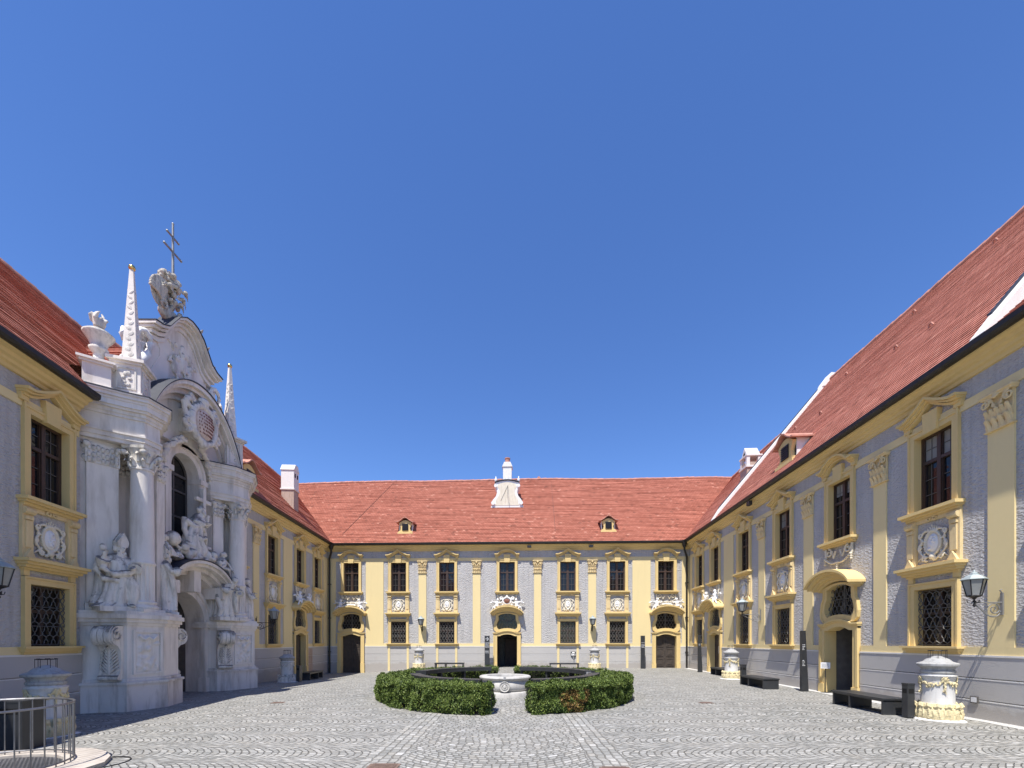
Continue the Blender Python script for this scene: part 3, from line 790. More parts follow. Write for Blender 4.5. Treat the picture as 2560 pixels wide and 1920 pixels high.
# small gablet behind the ridge, lightning conductor wire, cornice spotlights
k = MB(); k.prism([(-.35, 0), (.35, 0), (0, .38)], 0, 1.5); k.build('gablet', 'ridge', FAR, (13.95, 4.95, rz(4.9)-.05))
for pts in ([(14.9-.0, .3, rz(.3)+.06), (14.88, 4.7, rz(4.7)+.06)], [(.9, .2, rz(.2)+.06), (2.9, 4.7, rz(4.7)+.06)]):
    MB().tube(pts, .011, 5).build('conductor_wire', 'iron', FAR)
for u in (13.2, 17.1): MB().box(u-.13, u+.13, -.48, -.36, 7.66, 7.80).build('spotlight', 'iron', FAR)
MB().box(8.6, 8.85, -.50, -.36, 7.62, 7.80).build('spotlight', 'iron', RIGHT)
# chimneys
def chimney(W, u, y, z0, z1, w, d, mat, mat2):
    m = MB(); m.box(-w/2, w/2, -d/2, d/2, z0, z1-.9)
    c = m.build('chimney', mat2, W, (u, y, 0))
    m = MB(); m.box(-w/2-.05, w/2+.05, -d/2-.05, d/2+.05, z1-1.5, z1-1.42); m.box(-w/2-.012, w/2+.012, -d/2-.012, d/2+.012, z1-1.42, z1-.35); m.prism([(-w/2-.06, z1-.35), (w/2+.06, z1-.35), (w/4, z1), (-w/4, z1)], -d/2-.04, d/2+.04); m.build('chimney_top', mat, c)
    m = MB(); 
    for s in (-1, 1): m.box(s*w*.25-.07, s*w*.25+.07, -d/2-.02, d/2+.02, z1-.75, z1-.52)
    m.build('flue_opening', 'dark', c); return c
chimney(LFAR, 13.85, 1.1, 8.5, 12.0, .62, .70, 'white', 'brickpatch')
c = MB(); c.box(-.4, .4, -.4, .4, 9.8, 12.0); c = c.build('chimney', 'brickpatch', RIGHT, (2.2, 2.75, 0))
m = MB(); m.box(-.46, .46, -.46, .46, 11.7, 11.8)
for sx in (-1, 1):
    for sy in (-1, 1): m.box(sx*.32-.09, sx*.32+.09, sy*.32-.09, sy*.32+.09, 11.8, 12.35)
m.box(-.45, .45, -.45, .45, 12.35, 12.43); m.prism([(-.36, 12.43), (.36, 12.43), (0, 12.95)], -.36, .36); m.build('chimney_top', 'white', c)
m = MB(); m.prism([(-.12, 12.50), (.12, 12.50), (0, 12.72)], -.375, .375); m.build('flue_opening', 'dark', c)
# white fire walls across the right roof
def verge(u0, u1, pitch, y1, up, y0=-.34, low=0.):
    t = TAN(pitch); zb = 8.0
    poly = [(y0, rz(y0, t)-.02), (y0, rz(y0, t)+.06), (y0+.4, rz(y0+.4, t)+up), (y1, rz(y1, t)+up), (y1, rz(y1, t)-2.5), (y0+.5, rz(y0, t)-.02)]
    m = MB(); m.prismx(poly, u0, u1); v = m.build('fire_wall', 'white', RIGHT)
    m = MB(); m.prismx([(y1-.5, rz(y1-.5, t)+up), (y1-.4, rz(y1-.4, t)+up+.12), (y1-.05, rz(y1, t)+up+.10), (y1+.15, rz(y1, t)+up+.08), (y1+.35, rz(y1, t)-.3)], u0-.03, u1+.03); m.build('kneeler', 'white', v)
    m = MB(); m.prismx([(y0+.4, rz(y0+.4, t)+up+.01), (y0+.4, rz(y0+.4, t)+up+.05), (y1-.5, rz(y1-.5, t)+up+.05), (y1-.5, rz(y1-.5, t)+up+.01)], u0-.04, u0+.07); m.build('flashing', 'lead', v)
    return v
verge(4.30, 4.72, radians(50.4), 5.66, .22)
verge(18.22, 18.54, radians(50.4), 5.66, .10)
# downpipes in the corners
def downpipe(W, u, s):
    m = MB(); m.lathe([(.10, 7.62), (.17, 7.86), (.19, 8.04)], 10, Matrix.Translation((u+s*.34, -.46, 0)))
    m.tube([(u+s*.34, -.46, 7.7), (u+s*.34, -.44, 7.45), (u+s*.08, -.14, 7.05), (u+s*.08, -.12, 6.6), (u+s*.08, -.12, -.5)], .062, 9)
    for z in (1.0, 3.2, 5.4): m.box(u+s*.08-.09, u+s*.08+.09, -.16, .0, z, z+.05)
    m.build('downpipe', 'gutter', W, angle=40)
downpipe(FAR, .10, 1); downpipe(FAR, 23.26, -1)
# snow hooks / odd lighter tiles on the big roofs
for W, pts, t in ((RIGHT, [(7.9, 4.2), (10.9, 4.6), (13.8, 4.6), (15.6, 4.9), (9.3, 2.2), (12.6, 2.6), (14.5, 2.1), (6.5, 2.8)], TAN(radians(50.4))), (LNEAR, [(14.6, 2.6)], T48)):
    for u, y in pts:
        m = MB(); m.tube([(u-.07, y, rz(y, t)+.04), (u-.035, y-.03, rz(y, t)+.13), (u+.035, y-.03, rz(y, t)+.13), (u+.07, y, rz(y, t)+.04)], .03, 6); m.build('vent_tile', 'ridge', W)
# weathered bare patch beside the left door, step in the corner
MB().box(13.15, 14.2, -.056, -.049, -.35, 1.30).build('bare_patch', 'brickpatch', LFAR)
# ================================================================== church portal
PO = empty('church_portal', (-11.46, 14.9, 0), radians(90)); tag(PO, 'white baroque church portal with columns and curved gable between the shaded left ranges', 'portal')
def off(poly, d):
    n = len(poly); a = sum(poly[i][0]*poly[(i+1) % n][1]-poly[(i+1) % n][0]*poly[i][1] for i in range(n)); sg = 1 if a > 0 else -1
    res = []
    for i in range(n):
        p0, p1, p2 = Vector(poly[i-1]), Vector(poly[i]), Vector(poly[(i+1) % n])
        e1 = (p1-p0).normalized(); e2 = (p2-p1).normalized()
        n1 = Vector((e1.y, -e1.x))*sg; n2 = Vector((e2.y, -e2.x))*sg
        b = (n1+n2); b = b/max(.35, b.length_squared/2) if b.length > 1e-6 else n1
        q = p1 + b*d*1.0
        res.append((q.x, q.y))
    return res
PEDL = [(-3.82, .4), (-3.82, -.24), (-3.58, -.67), (-3.49, -1.29), (-2.63, -1.58), (-1.78, -1.32), (-1.43, -.5), (-1.43, .4)]
PEDR = [(1.27, .4), (1.27, -.45), (1.55, -.72), (2.45, -1.12), (3.12, -.67), (3.44, .05), (3.44, .4)]
UPL = [(-3.80, .4), (-3.78, -.15), (-3.55, -.30), (-3.08, -.66), (-3.00, -.22), (-2.40, -.28), (-2.34, -1.02), (-1.93, -.96), (-1.50, -.45), (-1.40, .4)]
UPR = [(1.20, .4), (1.25, -.22), (1.62, -.36), (1.70, -.10), (2.20, -.12), (2.28, -.60), (3.10, -.40), (3.38, .05), (3.38, .4)]
ENL = [(-3.86, .4), (-3.82, -.20), (-3.22, -1.02), (-3.02, -1.36), (-2.58, -1.42), (-2.2, -1.12), (-1.9, -.5), (-1.75, .4)]
ENR = [(1.15, .4), (1.18, -.25), (1.62, -.80), (2.20, -1.02), (3.02, -.60), (3.42, .0), (3.42, .4)]
def stack(poly, layers, name, mat, par=PO):
    m = MB()
    for z0, z1, d in layers: m.prismz(off(poly, d) if d else poly, z0, z1)
    return m.build(name, mat, par)
PEDLAY = [(-.6, .55, .10), (.55, .62, .14), (.62, .70, .06), (.70, 2.12, 0), (2.12, 2.20, .04), (2.20, 2.30, .09), (2.30, 2.42, .14), (2.42, 2.50, .08)]
for poly in (PEDL, PEDR):
    p = stack(poly, PEDLAY[3:], 'pedestal', 'portal'); stack(poly, PEDLAY[:3], 'plinth', 'portalbase', p)
for poly, en in ((UPL, ENL), (UPR, ENR)):
    stack(poly, [(2.5, 2.62, .05), (2.62, 2.72, .03), (2.72, 6.42, 0)], 'pier', 'portal')
    c = stack(poly, [(6.42, 6.47, .02), (6.47, 6.95, .012), (6.95, 7.04, .05)], 'pier_capital', 'portal')
    m = MB(); n = len(poly); r = random.Random(9)
    for i in range(1, n-2):
        a, b = Vector(poly[i]), Vector(poly[i+1]); L = (b-a).length; k = max(2, int(L/.13))
        for j in range(k):
            p = a+(b-a)*(j+.5)/k
            for z, q in ((6.53, .07), (6.68, .06), (6.84, .07)): m.ball((p.x+r.uniform(-.02, .02), p.y+r.uniform(-.02, .02), z+r.uniform(-.03, .03)), (q, q, q*1.3), 7, 5)
    m.build('leafwork', 'statue', c, smooth=True)
    stack(en, [(7.04, 7.14, 0), (7.14, 7.26, .03), (7.26, 7.31, .06), (7.31, 7.72, 0), (7.72, 7.80, .04), (7.80, 7.90, .07), (7.90, 7.96, .13), (7.96, 8.10, .17), (8.10, 8.17, .19), (8.17, 8.26, .23), (8.26, 8.30, .26)], 'entablature', 'portal')
    stack(en, [(8.301, 8.33, .275)], 'lead_flashing', 'lead')
def face_box(name, p, q, t0, t1, d0, d1, z0, z1, mat, par):
    p, q = Vector(p), Vector(q); e = (q-p).normalized(); nn = Vector((e.y, -e.x)); L = (q-p).length
    c = [p+e*L*t0-nn*d0, p+e*L*t1-nn*d0, p+e*L*t1+nn*d1, p+e*L*t0+nn*d1]
    m = MB(); m.prismz([(v.x, v.y) for v in c], z0, z1); return m.build(name, mat, par)
for p, q, a, b in (((-3.55, -.30), (-3.08, -.66), -.05, 1.02), ((-2.36, -1.02), (-1.93, -.96), .1, .9), ((1.25, -.22), (1.62, -.36), .03, 1.0)):
    pp = face_box('pilaster', p, q, a, b, .05, .09, 2.72, 6.42, 'portal', PO)
    face_box('pilaster_base', p, q, a-.06, b+.06, .05, .14, 2.5, 2.70, 'portal', pp)
    face_box('pilaster_capital', p, q, a-.04, b+.04, .05, .115, 6.40, 6.94, 'statue', pp)
    bb = MB(); P_, Q_ = Vector(p), Vector(q); e_ = (Q_-P_); n_ = Vector((e_.y, -e_.x)).normalized(); rr = random.Random(4)
    for i in range(7):
        for z in (6.50, 6.64, 6.80):
            c_ = P_+e_*(a+(b-a)*(i+.5)/7)+n_*.12; bb.ball((c_.x, c_.y, z+rr.uniform(-.03, .03)), (.045, .045, .075), 7, 5)
    for t_ in (a, b):
        c_ = P_+e_*t_+n_*.13; bb.ball((c_.x, c_.y, 6.87), .085, 8, 6)
    bb.build('leafwork', 'statue', pp, smooth=True)
def column(x, y):
    n = 28
    def fl(a, z): return 1-.12*abs(sin(a*10))**1.5 if 2.86 < z < 3.80 else 1
    m = MB(); T = Matrix.Translation((x, y, 0))
    m.box(-.36, .36, -.36, .36, 2.5, 2.58, T)
    m.lathe([(.35, 2.58), (.37, 2.63), (.35, 2.68), (.31, 2.70), (.31, 2.73), (.33, 2.77), (.30, 2.81)], n, T)
    m.lathe([(.285, 2.81), (.28, 2.88), (.28, 3.78), (.285, 3.82)], 80, T, fl)
    m.lathe([(.30, 3.82), (.31, 3.86), (.29, 3.90), (.275, 3.94), (.272, 4.6), (.262, 5.4), (.245, 6.40), (.275, 6.41), (.275, 6.46), (.25, 6.47)], n, T)
    c = m.build('column', 'portal', PO, angle=35)
    m = MB(); m.lathe([(.25, 6.46), (.24, 6.62), (.27, 6.82), (.34, 6.96)], 16, T); m.lathe([(.42, 6.96), (.44, 7.04)], 4, T @ Matrix.Rotation(pi/4, 4, 'Z'))
    for row, (z, k, o) in enumerate(((6.48, 8, 0), (6.62, 8, .5))):
        for i in range(k):
            a = 2*pi*(i+o)/k; m.tube([(.25*cos(a), .25*sin(a), z), (.28*cos(a), .28*sin(a), z+.13), (.35*cos(a), .35*sin(a), z+.21), (.37*cos(a), .37*sin(a), z+.15)], .055, 6, T, .03)
    for i in range(4):
        a = pi/4+i*pi/2; m.ball((.37*cos(a), .37*sin(a), 6.87), .085, 8, 6) if False else m.add(*ballT(.085, (.37*cos(a), .37*sin(a), 6.87)), T)
    m.build('column_capital', 'statue', c, angle=50)
def ballT(r, c):
    b = MB().ball(c, r, 8, 6); return b.v, b.f
column(-2.865, -1.155); column(2.0, -.70)
# centre bay: gate and tall arched window
def arch_loop(cx, hw, z0, zs, n=14, k=1.0):
    return [(cx-hw, z0), (cx+hw, z0)] + [(cx+hw*cos(pi*i/n), zs+hw*k*sin(pi*i/n)) for i in range(n+1)]
def rect_loop(inner, x0, x1, z0, z1, cx, cz):
    res = []
    for i, (x, z) in enumerate(inner):
        if i == 0: res.append((x0, z0)); continue
        if i == 1: res.append((x1, z0)); continue
        dx, dz = x-cx, z-cz
        t = 1e9
        if dx > 1e-6: t = min(t, (x1-cx)/dx)
        if dx < -1e-6: t = min(t, (x0-cx)/dx)
        if dz > 1e-6: t = min(t, (z1-cz)/dz)
        res.append((cx+dx*t, cz+dz*t))
    return res
gl = arch_loop(-.02, 1.10, -.59, 2.35); m = MB()
m.ring(rect_loop(gl, -1.5, 1.3, -.6, 4.6, -.02, 2.35), gl, 0, .62); m.box(-1.6, -1.5, .05, .6, -.6, 8.3); m.box(1.3, 1.4, .05, .6, -.6, 8.3)
wl = arch_loop(.10, .645, 5.22, 7.55); m.ring(rect_loop(wl, -1.5, 1.3, 4.6, 8.9, .10, 7.55), wl, 0, .5)
cb = m.build('centre_bay', 'portal', PO)
go = arch_loop(-.02, 1.32, -.6, 2.35); gi = arch_loop(-.02, 1.06, -.6, 2.35); m = MB()
m.ring(go, gi, -.12, .01); m.ring([(x*1.0, z) for x, z in arch_loop(-.02, 1.38, -.6, 2.35)], arch_loop(-.02, 1.26, -.6, 2.35), -.16, -.118)
for s in (-1, 1): a, b = sorted((-.02+s*1.02, -.02+s*1.42)); m.box(a, b, -.19, .3, 2.20, 2.36); m.box(a-.03, b+.03, -.23, .2, 2.33, 2.41); m.box(a, b, -.20, .1, -.6, .35)
m.build('gate_surround', 'portal', cb)
m = MB(); m.box(-1.15, 1.1, 1.0, 1.06, -.6, 2.1); m.build('gate_door', 'fresco', PO)
m = MB(); m.box(-1.15, 1.1, 1.0, 1.06, 2.1, 3.6); m.box(-1.25, -1.15, .62, 1.1, -.6, 3.6); m.box(1.10, 1.2, .62, 1.1, -.6, 3.6); m.box(-1.15, 1.1, .62, 1.1, 3.55, 3.65); m.build('gate_passage', 'passage', cb)
m = MB(); r = random.Random(2)
for s in (-1, 1):
    for k in range(4): m.tube(spiral(-.02+s*.5, .3+.55*k, .18, 1.1, r.random()*6, s, 12, .985), .02, 5)
m.build('gilded_ornament', 'cream', [o for o in PO.children if o.name.startswith('gate_door')][0])
w = MB(); w.ring(arch_loop(.10, .645, 5.22, 7.55), arch_loop(.10, .59, 5.28, 7.55), .30, .38); w.box(.07, .13, .29, .37, 5.28, 8.13)
for z in (6.05, 6.95): w.box(-.49, .69, .295, .365, z, z+.06)
w.box(-.49, .69, .285, .37, 7.5, 7.58); w = w.build('arched_window', 'bar', PO)
lp = arch_loop(.10, .60, 5.24, 7.55); MB().prism(lp, .345, .355).build('pane', 'glass', w)
m = MB(); m.ring(arch_loop(.10, .88, 5.1, 7.55), arch_loop(.10, .64, 5.15, 7.55), -.13, .01); m.ring(arch_loop(.10, .93, 5.1, 7.55), arch_loop(.10, .83, 5.12, 7.55), -.19, -.128)
m.box(-.95, 1.15, -.30, 0, 5.08, 5.18); m.box(-.90, 1.10, -.22, 0, 4.98, 5.08)
for s in (-1, 1): m.box(.10+s*.81-.19, .10+s*.81+.19, -.22, .25, 7.37, 7.55); m.box(.10+s*.78-.12, .10+s*.78+.12, -.16, 0, 5.18, 7.38)
m.build('window_surround', 'portal', w)
# curved hood over the gate
m = MB()
def seg(hw, z0, z1, cx=0., n=20): return [(cx+hw*sin(t), z0+(z1-z0)*(cos(t)-cos(1.1))/(1-cos(1.1))) for t in [(-1.1+2.2*i/n) for i in range(n+1)]]
q = 1/sin(1.1)
m.band(seg(1.42*q, 3.72, 4.36), .10, -.95, .0); m.band(seg(1.36*q, 3.64, 4.26), .099, -.85, 0); m.band(seg(1.30*q, 3.52, 4.12), .14, -.65, 0); m.band(seg(1.24*q, 3.40, 3.98), .16, -.40, 0)
for s in (-1, 1): m.box(s*1.2-.18, s*1.2+.18, -.8, 0, 3.25, 3.66)
m.box(-.16, .16, -.62, 0, 3.40, 4.15)
h = m.build('gate_hood', 'portal', PO); MB().band(seg(1.44*q, 3.83, 4.465), .03, -.97, 0).build('lead_flashing', 'lead', h)
# great curved pediment, broken by the cartouche
m = MB()
def big(hw, z1): return seg(hw*q, 8.40, z1, -.02, 36)
m.band(big(2.12, 10.30), .13, -.80, .3); m.band(big(2.04, 10.18), .129, -.68, .3); m.band(big(1.94, 10.02), .17, -.50, .3); m.band(big(1.80, 9.84), .19, -.30, .3); m.band(big(1.62, 9.62), .24, -.16, .3)
bp = m.build('curved_pediment', 'portal', PO, angle=35); MB().band(big(2.16, 10.435), .035, -.83, .3).build('lead_flashing', 'lead', bp)
# gable
G0 = [(1.52, 11.46), (1.22, 11.52), (.96, 11.66), (.78, 11.92), (.54, 12.26), (.26, 12.46), (0, 12.51)]
gx = -.16
body = [(2.05, 8.33), (2.0, 9.1), (1.82, 9.75), (1.48, 10.35), (1.20, 10.85), (1.16, 11.15), (1.30, 11.32), (1.32, 11.45)] + G0[1:]
pl = [(gx+x, z) for x, z in body] + [(gx-x, z) for x, z in reversed(body[:-1])]
m = MB(); m.prism(pl, -.19, .10); m.box(-1.5, 1.4, .1, 2.2, 8.3, 9.9); ga = m.build('gable', 'portal', PO)
cp = [(gx-x, z) for x, z in G0] + [(gx+x, z) for x, z in reversed(G0[:-1])]
m = MB(); m.band(cp, .08, -.56, .08); m.band([(gx+(x-gx)*.97, z-.075) for x, z in cp], .074, -.46, .06); m.band([(gx+(x-gx)*.92, z-.19) for x, z in cp], .114, -.34, .05); m.band([(gx+(x-gx)*.86, z-.33) for x, z in cp], .139, -.26, .04)
m.build('gable_cornice', 'portal', ga, angle=35)
m = MB(); m.band([(gx+(x-gx)*1.01, z+.081) for x, z in cp], .03, -.59, .10); m.build('lead_flashing', 'lead', ga)
m = MB(); m.prism([(gx+x*.80, 9.9+(z-9.9)*.84+.1) for x, z in body[2:]] + [(gx-x*.80, 9.9+(z-9.9)*.84+.1) for x, z in reversed(body[2:-1])], -.21, -.188); m.build('gable_panel', 'portal', ga)
for s in (-1, 1):
    m = MB(); pts = spiral(0, 0, .30, 1.2, -pi/2, s, 16)
    x0 = gx+s*1.50; path = [(x0+s*.25, -.05, 9.95), (x0+s*.18, -.05, 10.25), (x0-s*.05, -.05, 10.55), (x0-s*.12, -.05, 10.85)] + [(x0+s*.05+.24*cos(a)*1.0*s*-1, -.05, 10.95+.24*sin(a)) for a in (0, .8, 1.6, 2.4, 3.2, 4.0)]
    m.tube(path, .15, 8, None, .07)
    m.tube([(p[0], p[1]+.28, p[2]) for p in path], .15, 8, None, .07); m.tube([(p[0], p[1]-.2, p[2]) for p in path], .12, 8, None, .06)
    m.build('volute', 'putto', ga, smooth=True)
def relief(cx, z0, z1, hw, y, seed, n=34):
    r = random.Random(seed); m = MB()
    for i in range(n):
        m.ball((cx+r.gauss(0, hw*.42), y, z0+(z1-z0)*r.random()), (r.uniform(.05, .13), .07, r.uniform(.06, .20)), 8, 6, Matrix.Rotation(r.uniform(-1, 1), 3, 'Y'))
    for k in range(3):
        x = cx+(k-1)*hw*.55; zz = z0+(z1-z0)*(.45+.15*(k == 1)); m.ball((x, y-.05, zz+.30), (.09, .09, .11), 9, 7); m.ball((x, y-.02, zz), (.15, .1, .26), 9, 7)
        m.tube([(x-.1, y-.05, zz+.12), (x-.28, y-.06, zz+.02), (x-.2, y-.07, zz+.22)], .05, 6); m.tube([(x, y-.03, zz-.15), (x+.14, y-.07, zz-.35), (x+.05, y-.06, zz-.6)], .08, 7, None, .05)
    return sculpt(m, .03, 1, .008)
me = relief(gx-.03, 10.15, 11.7, .62, -.2, 21); me.materials.append(MT['statue']); link('gable_relief', me, ga)
# cartouche with inscription
m = MB(); r = random.Random(8)
for i in range(26):
    a = 2*pi*i/26; m.ball((.10+.56*cos(a), -.75, 9.20+.62*sin(a)), (.12, .13, .11+.05*r.random()), 8, 6)
for s in (-1, 1):
    m.tube(spiral(.10+s*.62, 9.72, .26, 1.2, pi/2, s, 16, -.72), .085, 7); m.tube(spiral(.10+s*.70, 8.95, .24, 1.2, -pi/2, -s, 16, -.72), .08, 7)
    m.tube([(.10+s*.45, -.7, 9.9), (.10+s*.80, -.66, 9.6), (.10+s*.70, -.66, 9.2), (.10+s*.55, -.70, 8.75)], .10, 7, None, .07)
    for k in range(34):
        a = 1.25-1.25*k/33; q = 1.06+r.uniform(-.07, .09); m.ball((.10+s*q*cos(a), -.40+.006*k+r.uniform(-.04, .04), 7.55+q*sin(a)), (r.uniform(.05, .10), .08, r.uniform(.05, .10)), 7, 5)
m.ball((.10, -.75, 9.98), (.22, .16, .16), 10, 7); m.ball((.10, -.74, 8.52), (.2, .15, .16), 9, 7); m.box(-.3, .5, -.7, -.1, 8.8, 9.6)
me = sculpt(m, .026, 1, .008); me.materials.append(MT['statue']); ct = link('cartouche', me, PO)
m = MB(); m.ball((.10, -.74, 9.20), (.46, .17, .54), 20, 12); ins = m.build('inscription_field', 'fan', ct, smooth=True)
m = MB(); r = random.Random(5)
for k in range(7):
    z = 9.53-.11*k; hw = .40*sqrt(max(.05, 1-((z-9.2)/.54)**2)); x = .10-hw*.85
    while x < .10+hw*.8:
        w_ = r.uniform(.03, .10); yy = -.74-.17*sqrt(max(.0, 1-((x-.1)/.46)**2-((z-9.2)/.54)**2))-.006
        m.box(x, x+w_*.8, yy, yy+.03, z-.03, z+.03); x += w_+.02
m.build('lettering', 'plaque', ins)
# carved consoles, relief panels
def console():
    m = MB(); P = []
    for i in range(15):
        a = -pi/2+ (i/14)*pi*1.5; P.append((-.20-.19*cos(a-pi/2)*0-.17*sin(pi/2)*0, 0))
    prof = [(.10, .68), (-.12, .68), (-.15, .78), (-.10, .95), (-.06, 1.2), (-.09, 1.45), (-.20, 1.58), (-.32, 1.62), (-.40, 1.72), (-.42, 1.86), (-.38, 2.0), (-.28, 2.09), (.10, 2.11)]
    m.prismx(prof, -.24, .24)
    for k in range(3): m.prismx([(y-.035, z) for y, z in prof[6:12]] + [(-.1, 1.9)], -.20+.14*k, -.08+.14*k)
    for s in (-1, 1): m.tube([(s*.255, y, z) for y, z in [(-.22+.17*(1-.8*i/16)*cos(pi/2+i*.5), 1.86+.17*(1-.8*i/16)*sin(pi/2+i*.5)) for i in range(17)]], .026, 5)
    r = random.Random(3)
    m.tube([(0, -.14, .82), (0, -.12, 1.1), (0, -.13, 1.4), (0, -.20, 1.55), (0, -.27, 1.52)], .04, 7, None, .03)
    for k in range(8):
        z = .84+.085*k; w = .21-.013*k
        for s in (-1, 1):
            m.tube([(s*.02, -.12, z), (s*w*.55, -.125, z+.05), (s*w, -.10, z+.14), (s*(w+.01), -.13, z+.17)], .034, 6, None, .014)
            m.tube([(s*.02, -.12, z+.03), (s*w*.45, -.14, z+.10), (s*w*.6, -.15, z+.15)], .022, 5, None, .010)
    m.lathe([(.07, -.235), (.07, .235)], 12, Matrix.Translation((0, -.13, .745)) @ Matrix.Rotation(pi/2, 4, 'Y'))
    return m
for x, y, a in ((-3.56, -.98, -80), (-1.66, -.92, 75), (1.42, -.58, -38)): part('console', 'console', console, 'statue', PO, (x, y, 0), radians(a), angle=45)
def panel(seed):
    def f():
        m = MB(); m.ring([(-.36, .80), (.36, .80), (.36, 2.0), (-.36, 2.0)], [(-.30, .86), (.30, .86), (.30, 1.94), (-.30, 1.94)], -.03, 0.01)
        b = MB(); r = random.Random(seed)
        for i in range(22): b.ball((r.uniform(-.22, .22), -.0, r.uniform(.92, 1.85)), (r.uniform(.04, .09), .045, r.uniform(.05, .13)), 7, 5, Matrix.Rotation(r.uniform(-1.5, 1.5), 3, 'Y'))
        b.ball((.0, -.02, 1.5), (.07, .06, .08), 8, 6); b.tube([(-.22, -.03, 1.85), (-.1, -.05, 1.74), (0, -.04, 1.82), (.1, -.05, 1.74), (.22, -.03, 1.85)], .04, 6)
        b.box(-.28, .28, 0, .04, .88, 1.92)
        me = sculpt(b, .02, 1, .004); bm = bmesh.new(); bm.from_mesh(me); t = m.mesh('t'); bm.from_mesh(t); bm.to_mesh(me); bm.free(); return me
    return f
part('relief_panel', 'rp1', panel(31), 'portal', PO, (-3.03, -1.455, 0), radians(-18.6)); part('relief_panel', 'rp2', panel(32), 'portal', PO, (2.03, -.945, 0), radians(-24))
# body behind the front, cross roof
m = MB(); m.box(-3.7, -1.6, .45, 5, -.5, 8.3); m.box(1.4, 3.3, .45, 5, -.5, 8.3); m.box(-1.6, 1.4, 1.4, 5, -.5, 8.3); m.box(-3.7, 3.3, .46, 5, 8.2, 8.32); m.build('rear_wall', 'portal', PO)
for s in (-1, 1):
    me = roof_mesh((lambda y: .3), (lambda y: 6.6), radians(47), 3.2, y0=0., z0=8.45, seed=40+s)
    me.materials.append(MT['tile2'])
    o = link('cross_roof', me, PO, (-.02-3.2 if s < 0 else -.02+3.2, 0 if s < 0 else 6.9, 0), radians(90 if s > 0 else -90))
    if s < 0: o.location = (-3.22, 6.9, 0)
    else: o.location = (3.18, 0, 0)
# ================================================================== carved figures (each one fused surface)
def robe(m, pts, n=26, folds=9, amp=.10, seed=0):
    """pts: (x, y, z, rx, ry) up the figure; folds fade out towards the top"""
    vs = []
    for i, (x, y, z, rx, ry) in enumerate(pts):
        t = i/(len(pts)-1)
        for k in range(n*2):
            a = 2*pi*k/(n*2)
            w1 = abs(sin(folds*.5*a+seed+1.6*sin(t*4))); f = 1+amp*1.7*(1-t*.7)*(1.15-2.0*(1-w1)**2.2)*.6+amp*.5*sin((folds-4)*a+seed*2+t*3)
            vs.append((x+rx*f*cos(a), y+ry*f*sin(a), z))
    N = n*2; fs = [(i*N+k, i*N+(k+1) % N, (i+1)*N+(k+1) % N, (i+1)*N+k) for i in range(len(pts)-1) for k in range(N)]
    fs += [tuple(range(N))[::-1], tuple((len(pts)-1)*N+k for k in range(N))]
    m.add(vs, fs)
def arm(m, a, b, c, r0=.085, r1=.05, sleeve=0):
    m.tube([a, tuple(Vector(a).lerp(Vector(b), .5)), b], r0, 9, None, r0*.8); m.ball(b, r0*.82, 8, 6)
    m.tube([b, tuple(Vector(b).lerp(Vector(c), .5)), c], r0*.8, 9, None, r1)
    d = (Vector(c)-Vector(b)).normalized(); m.ball(tuple(Vector(c)+d*.03), (.045, .045, .05), 8, 6)
    sdir = d.cross(Vector((0, 0, 1)));  sdir = sdir.normalized() if sdir.length > .1 else Vector((1, 0, 0))
    for k in range(4):
        o = Vector(c)+d*.05+sdir*(.026*(k-1.5)); m.tube([tuple(o), tuple(o+d*.05), tuple(o+d*(.085+.01*(k in (1, 2)))+Vector((0, 0, -.02)))], .014, 5)
    m.tube([tuple(Vector(c)+sdir*.045), tuple(Vector(c)+sdir*.075+d*.05)], .015, 5)
    if sleeve: m.tube([tuple(Vector(b).lerp(Vector(c), .1)), tuple(Vector(b).lerp(Vector(c), .7)+Vector((0, 0, -.04)))], r0*1.1, 9, None, r0*1.75)
def head(m, p, yaw=0, tilt=0, beard=True, hair=True, mitre=False, h=.125):
    T = Matrix.Translation(p) @ Matrix.Rotation(yaw, 4, 'Z') @ Matrix.Rotation(tilt, 4, 'X')
    def B(c, r): b = MB().ball(c, r, 12, 9); m.add(b.v, b.f, T)
    B((0, 0, 0), (h*.80, h*.95, h*1.15)); B((0, -h*.95, -h*.12), (h*.17, h*.28, h*.3)); B((0, -h*.78, h*.22), (h*.6, h*.22, h*.14)); B((0, -h*.75, -h*.55), (h*.34, h*.25, h*.16))
    for s in (-1, 1): B((s*h*.34, -h*.84, h*.06), (h*.13, h*.1, h*.09)); B((s*h*.8, 0, 0), (h*.14, h*.25, h*.32))
    if beard:
        for k in range(5): B(((k-2)*h*.28, -h*.55-.02*(k == 2), -h*1.0-.03*(2-abs(k-2))), (h*.3, h*.32, h*.55))
    if hair:
        for k in range(9): a = pi*(k/8); B((h*.85*cos(a), h*.35+h*.5*sin(a), -h*.1), (h*.34, h*.36, h*.7))
    b = MB(); b.tube([(0, .02, -h*.8), (0, .05, -h*2.2)], h*.55, 10, None, h*.75); m.add(b.v, b.f, T)
    if mitre:
        b = MB()
        for y in (-1, 1): b.prism([(-h*.95, h*.45), (h*.95, h*.45), (h*1.15, h*1.5), (h*.6, h*2.5), (0, h*3.5), (-h*.6, h*2.5), (-h*1.15, h*1.5)], y*h*.55-h*.28, y*h*.55+h*.28)
        b.ball((0, 0, h*1.0), (h*1.05, h*.9, h*.8), 10, 7); m.add(b.v, b.f, T)
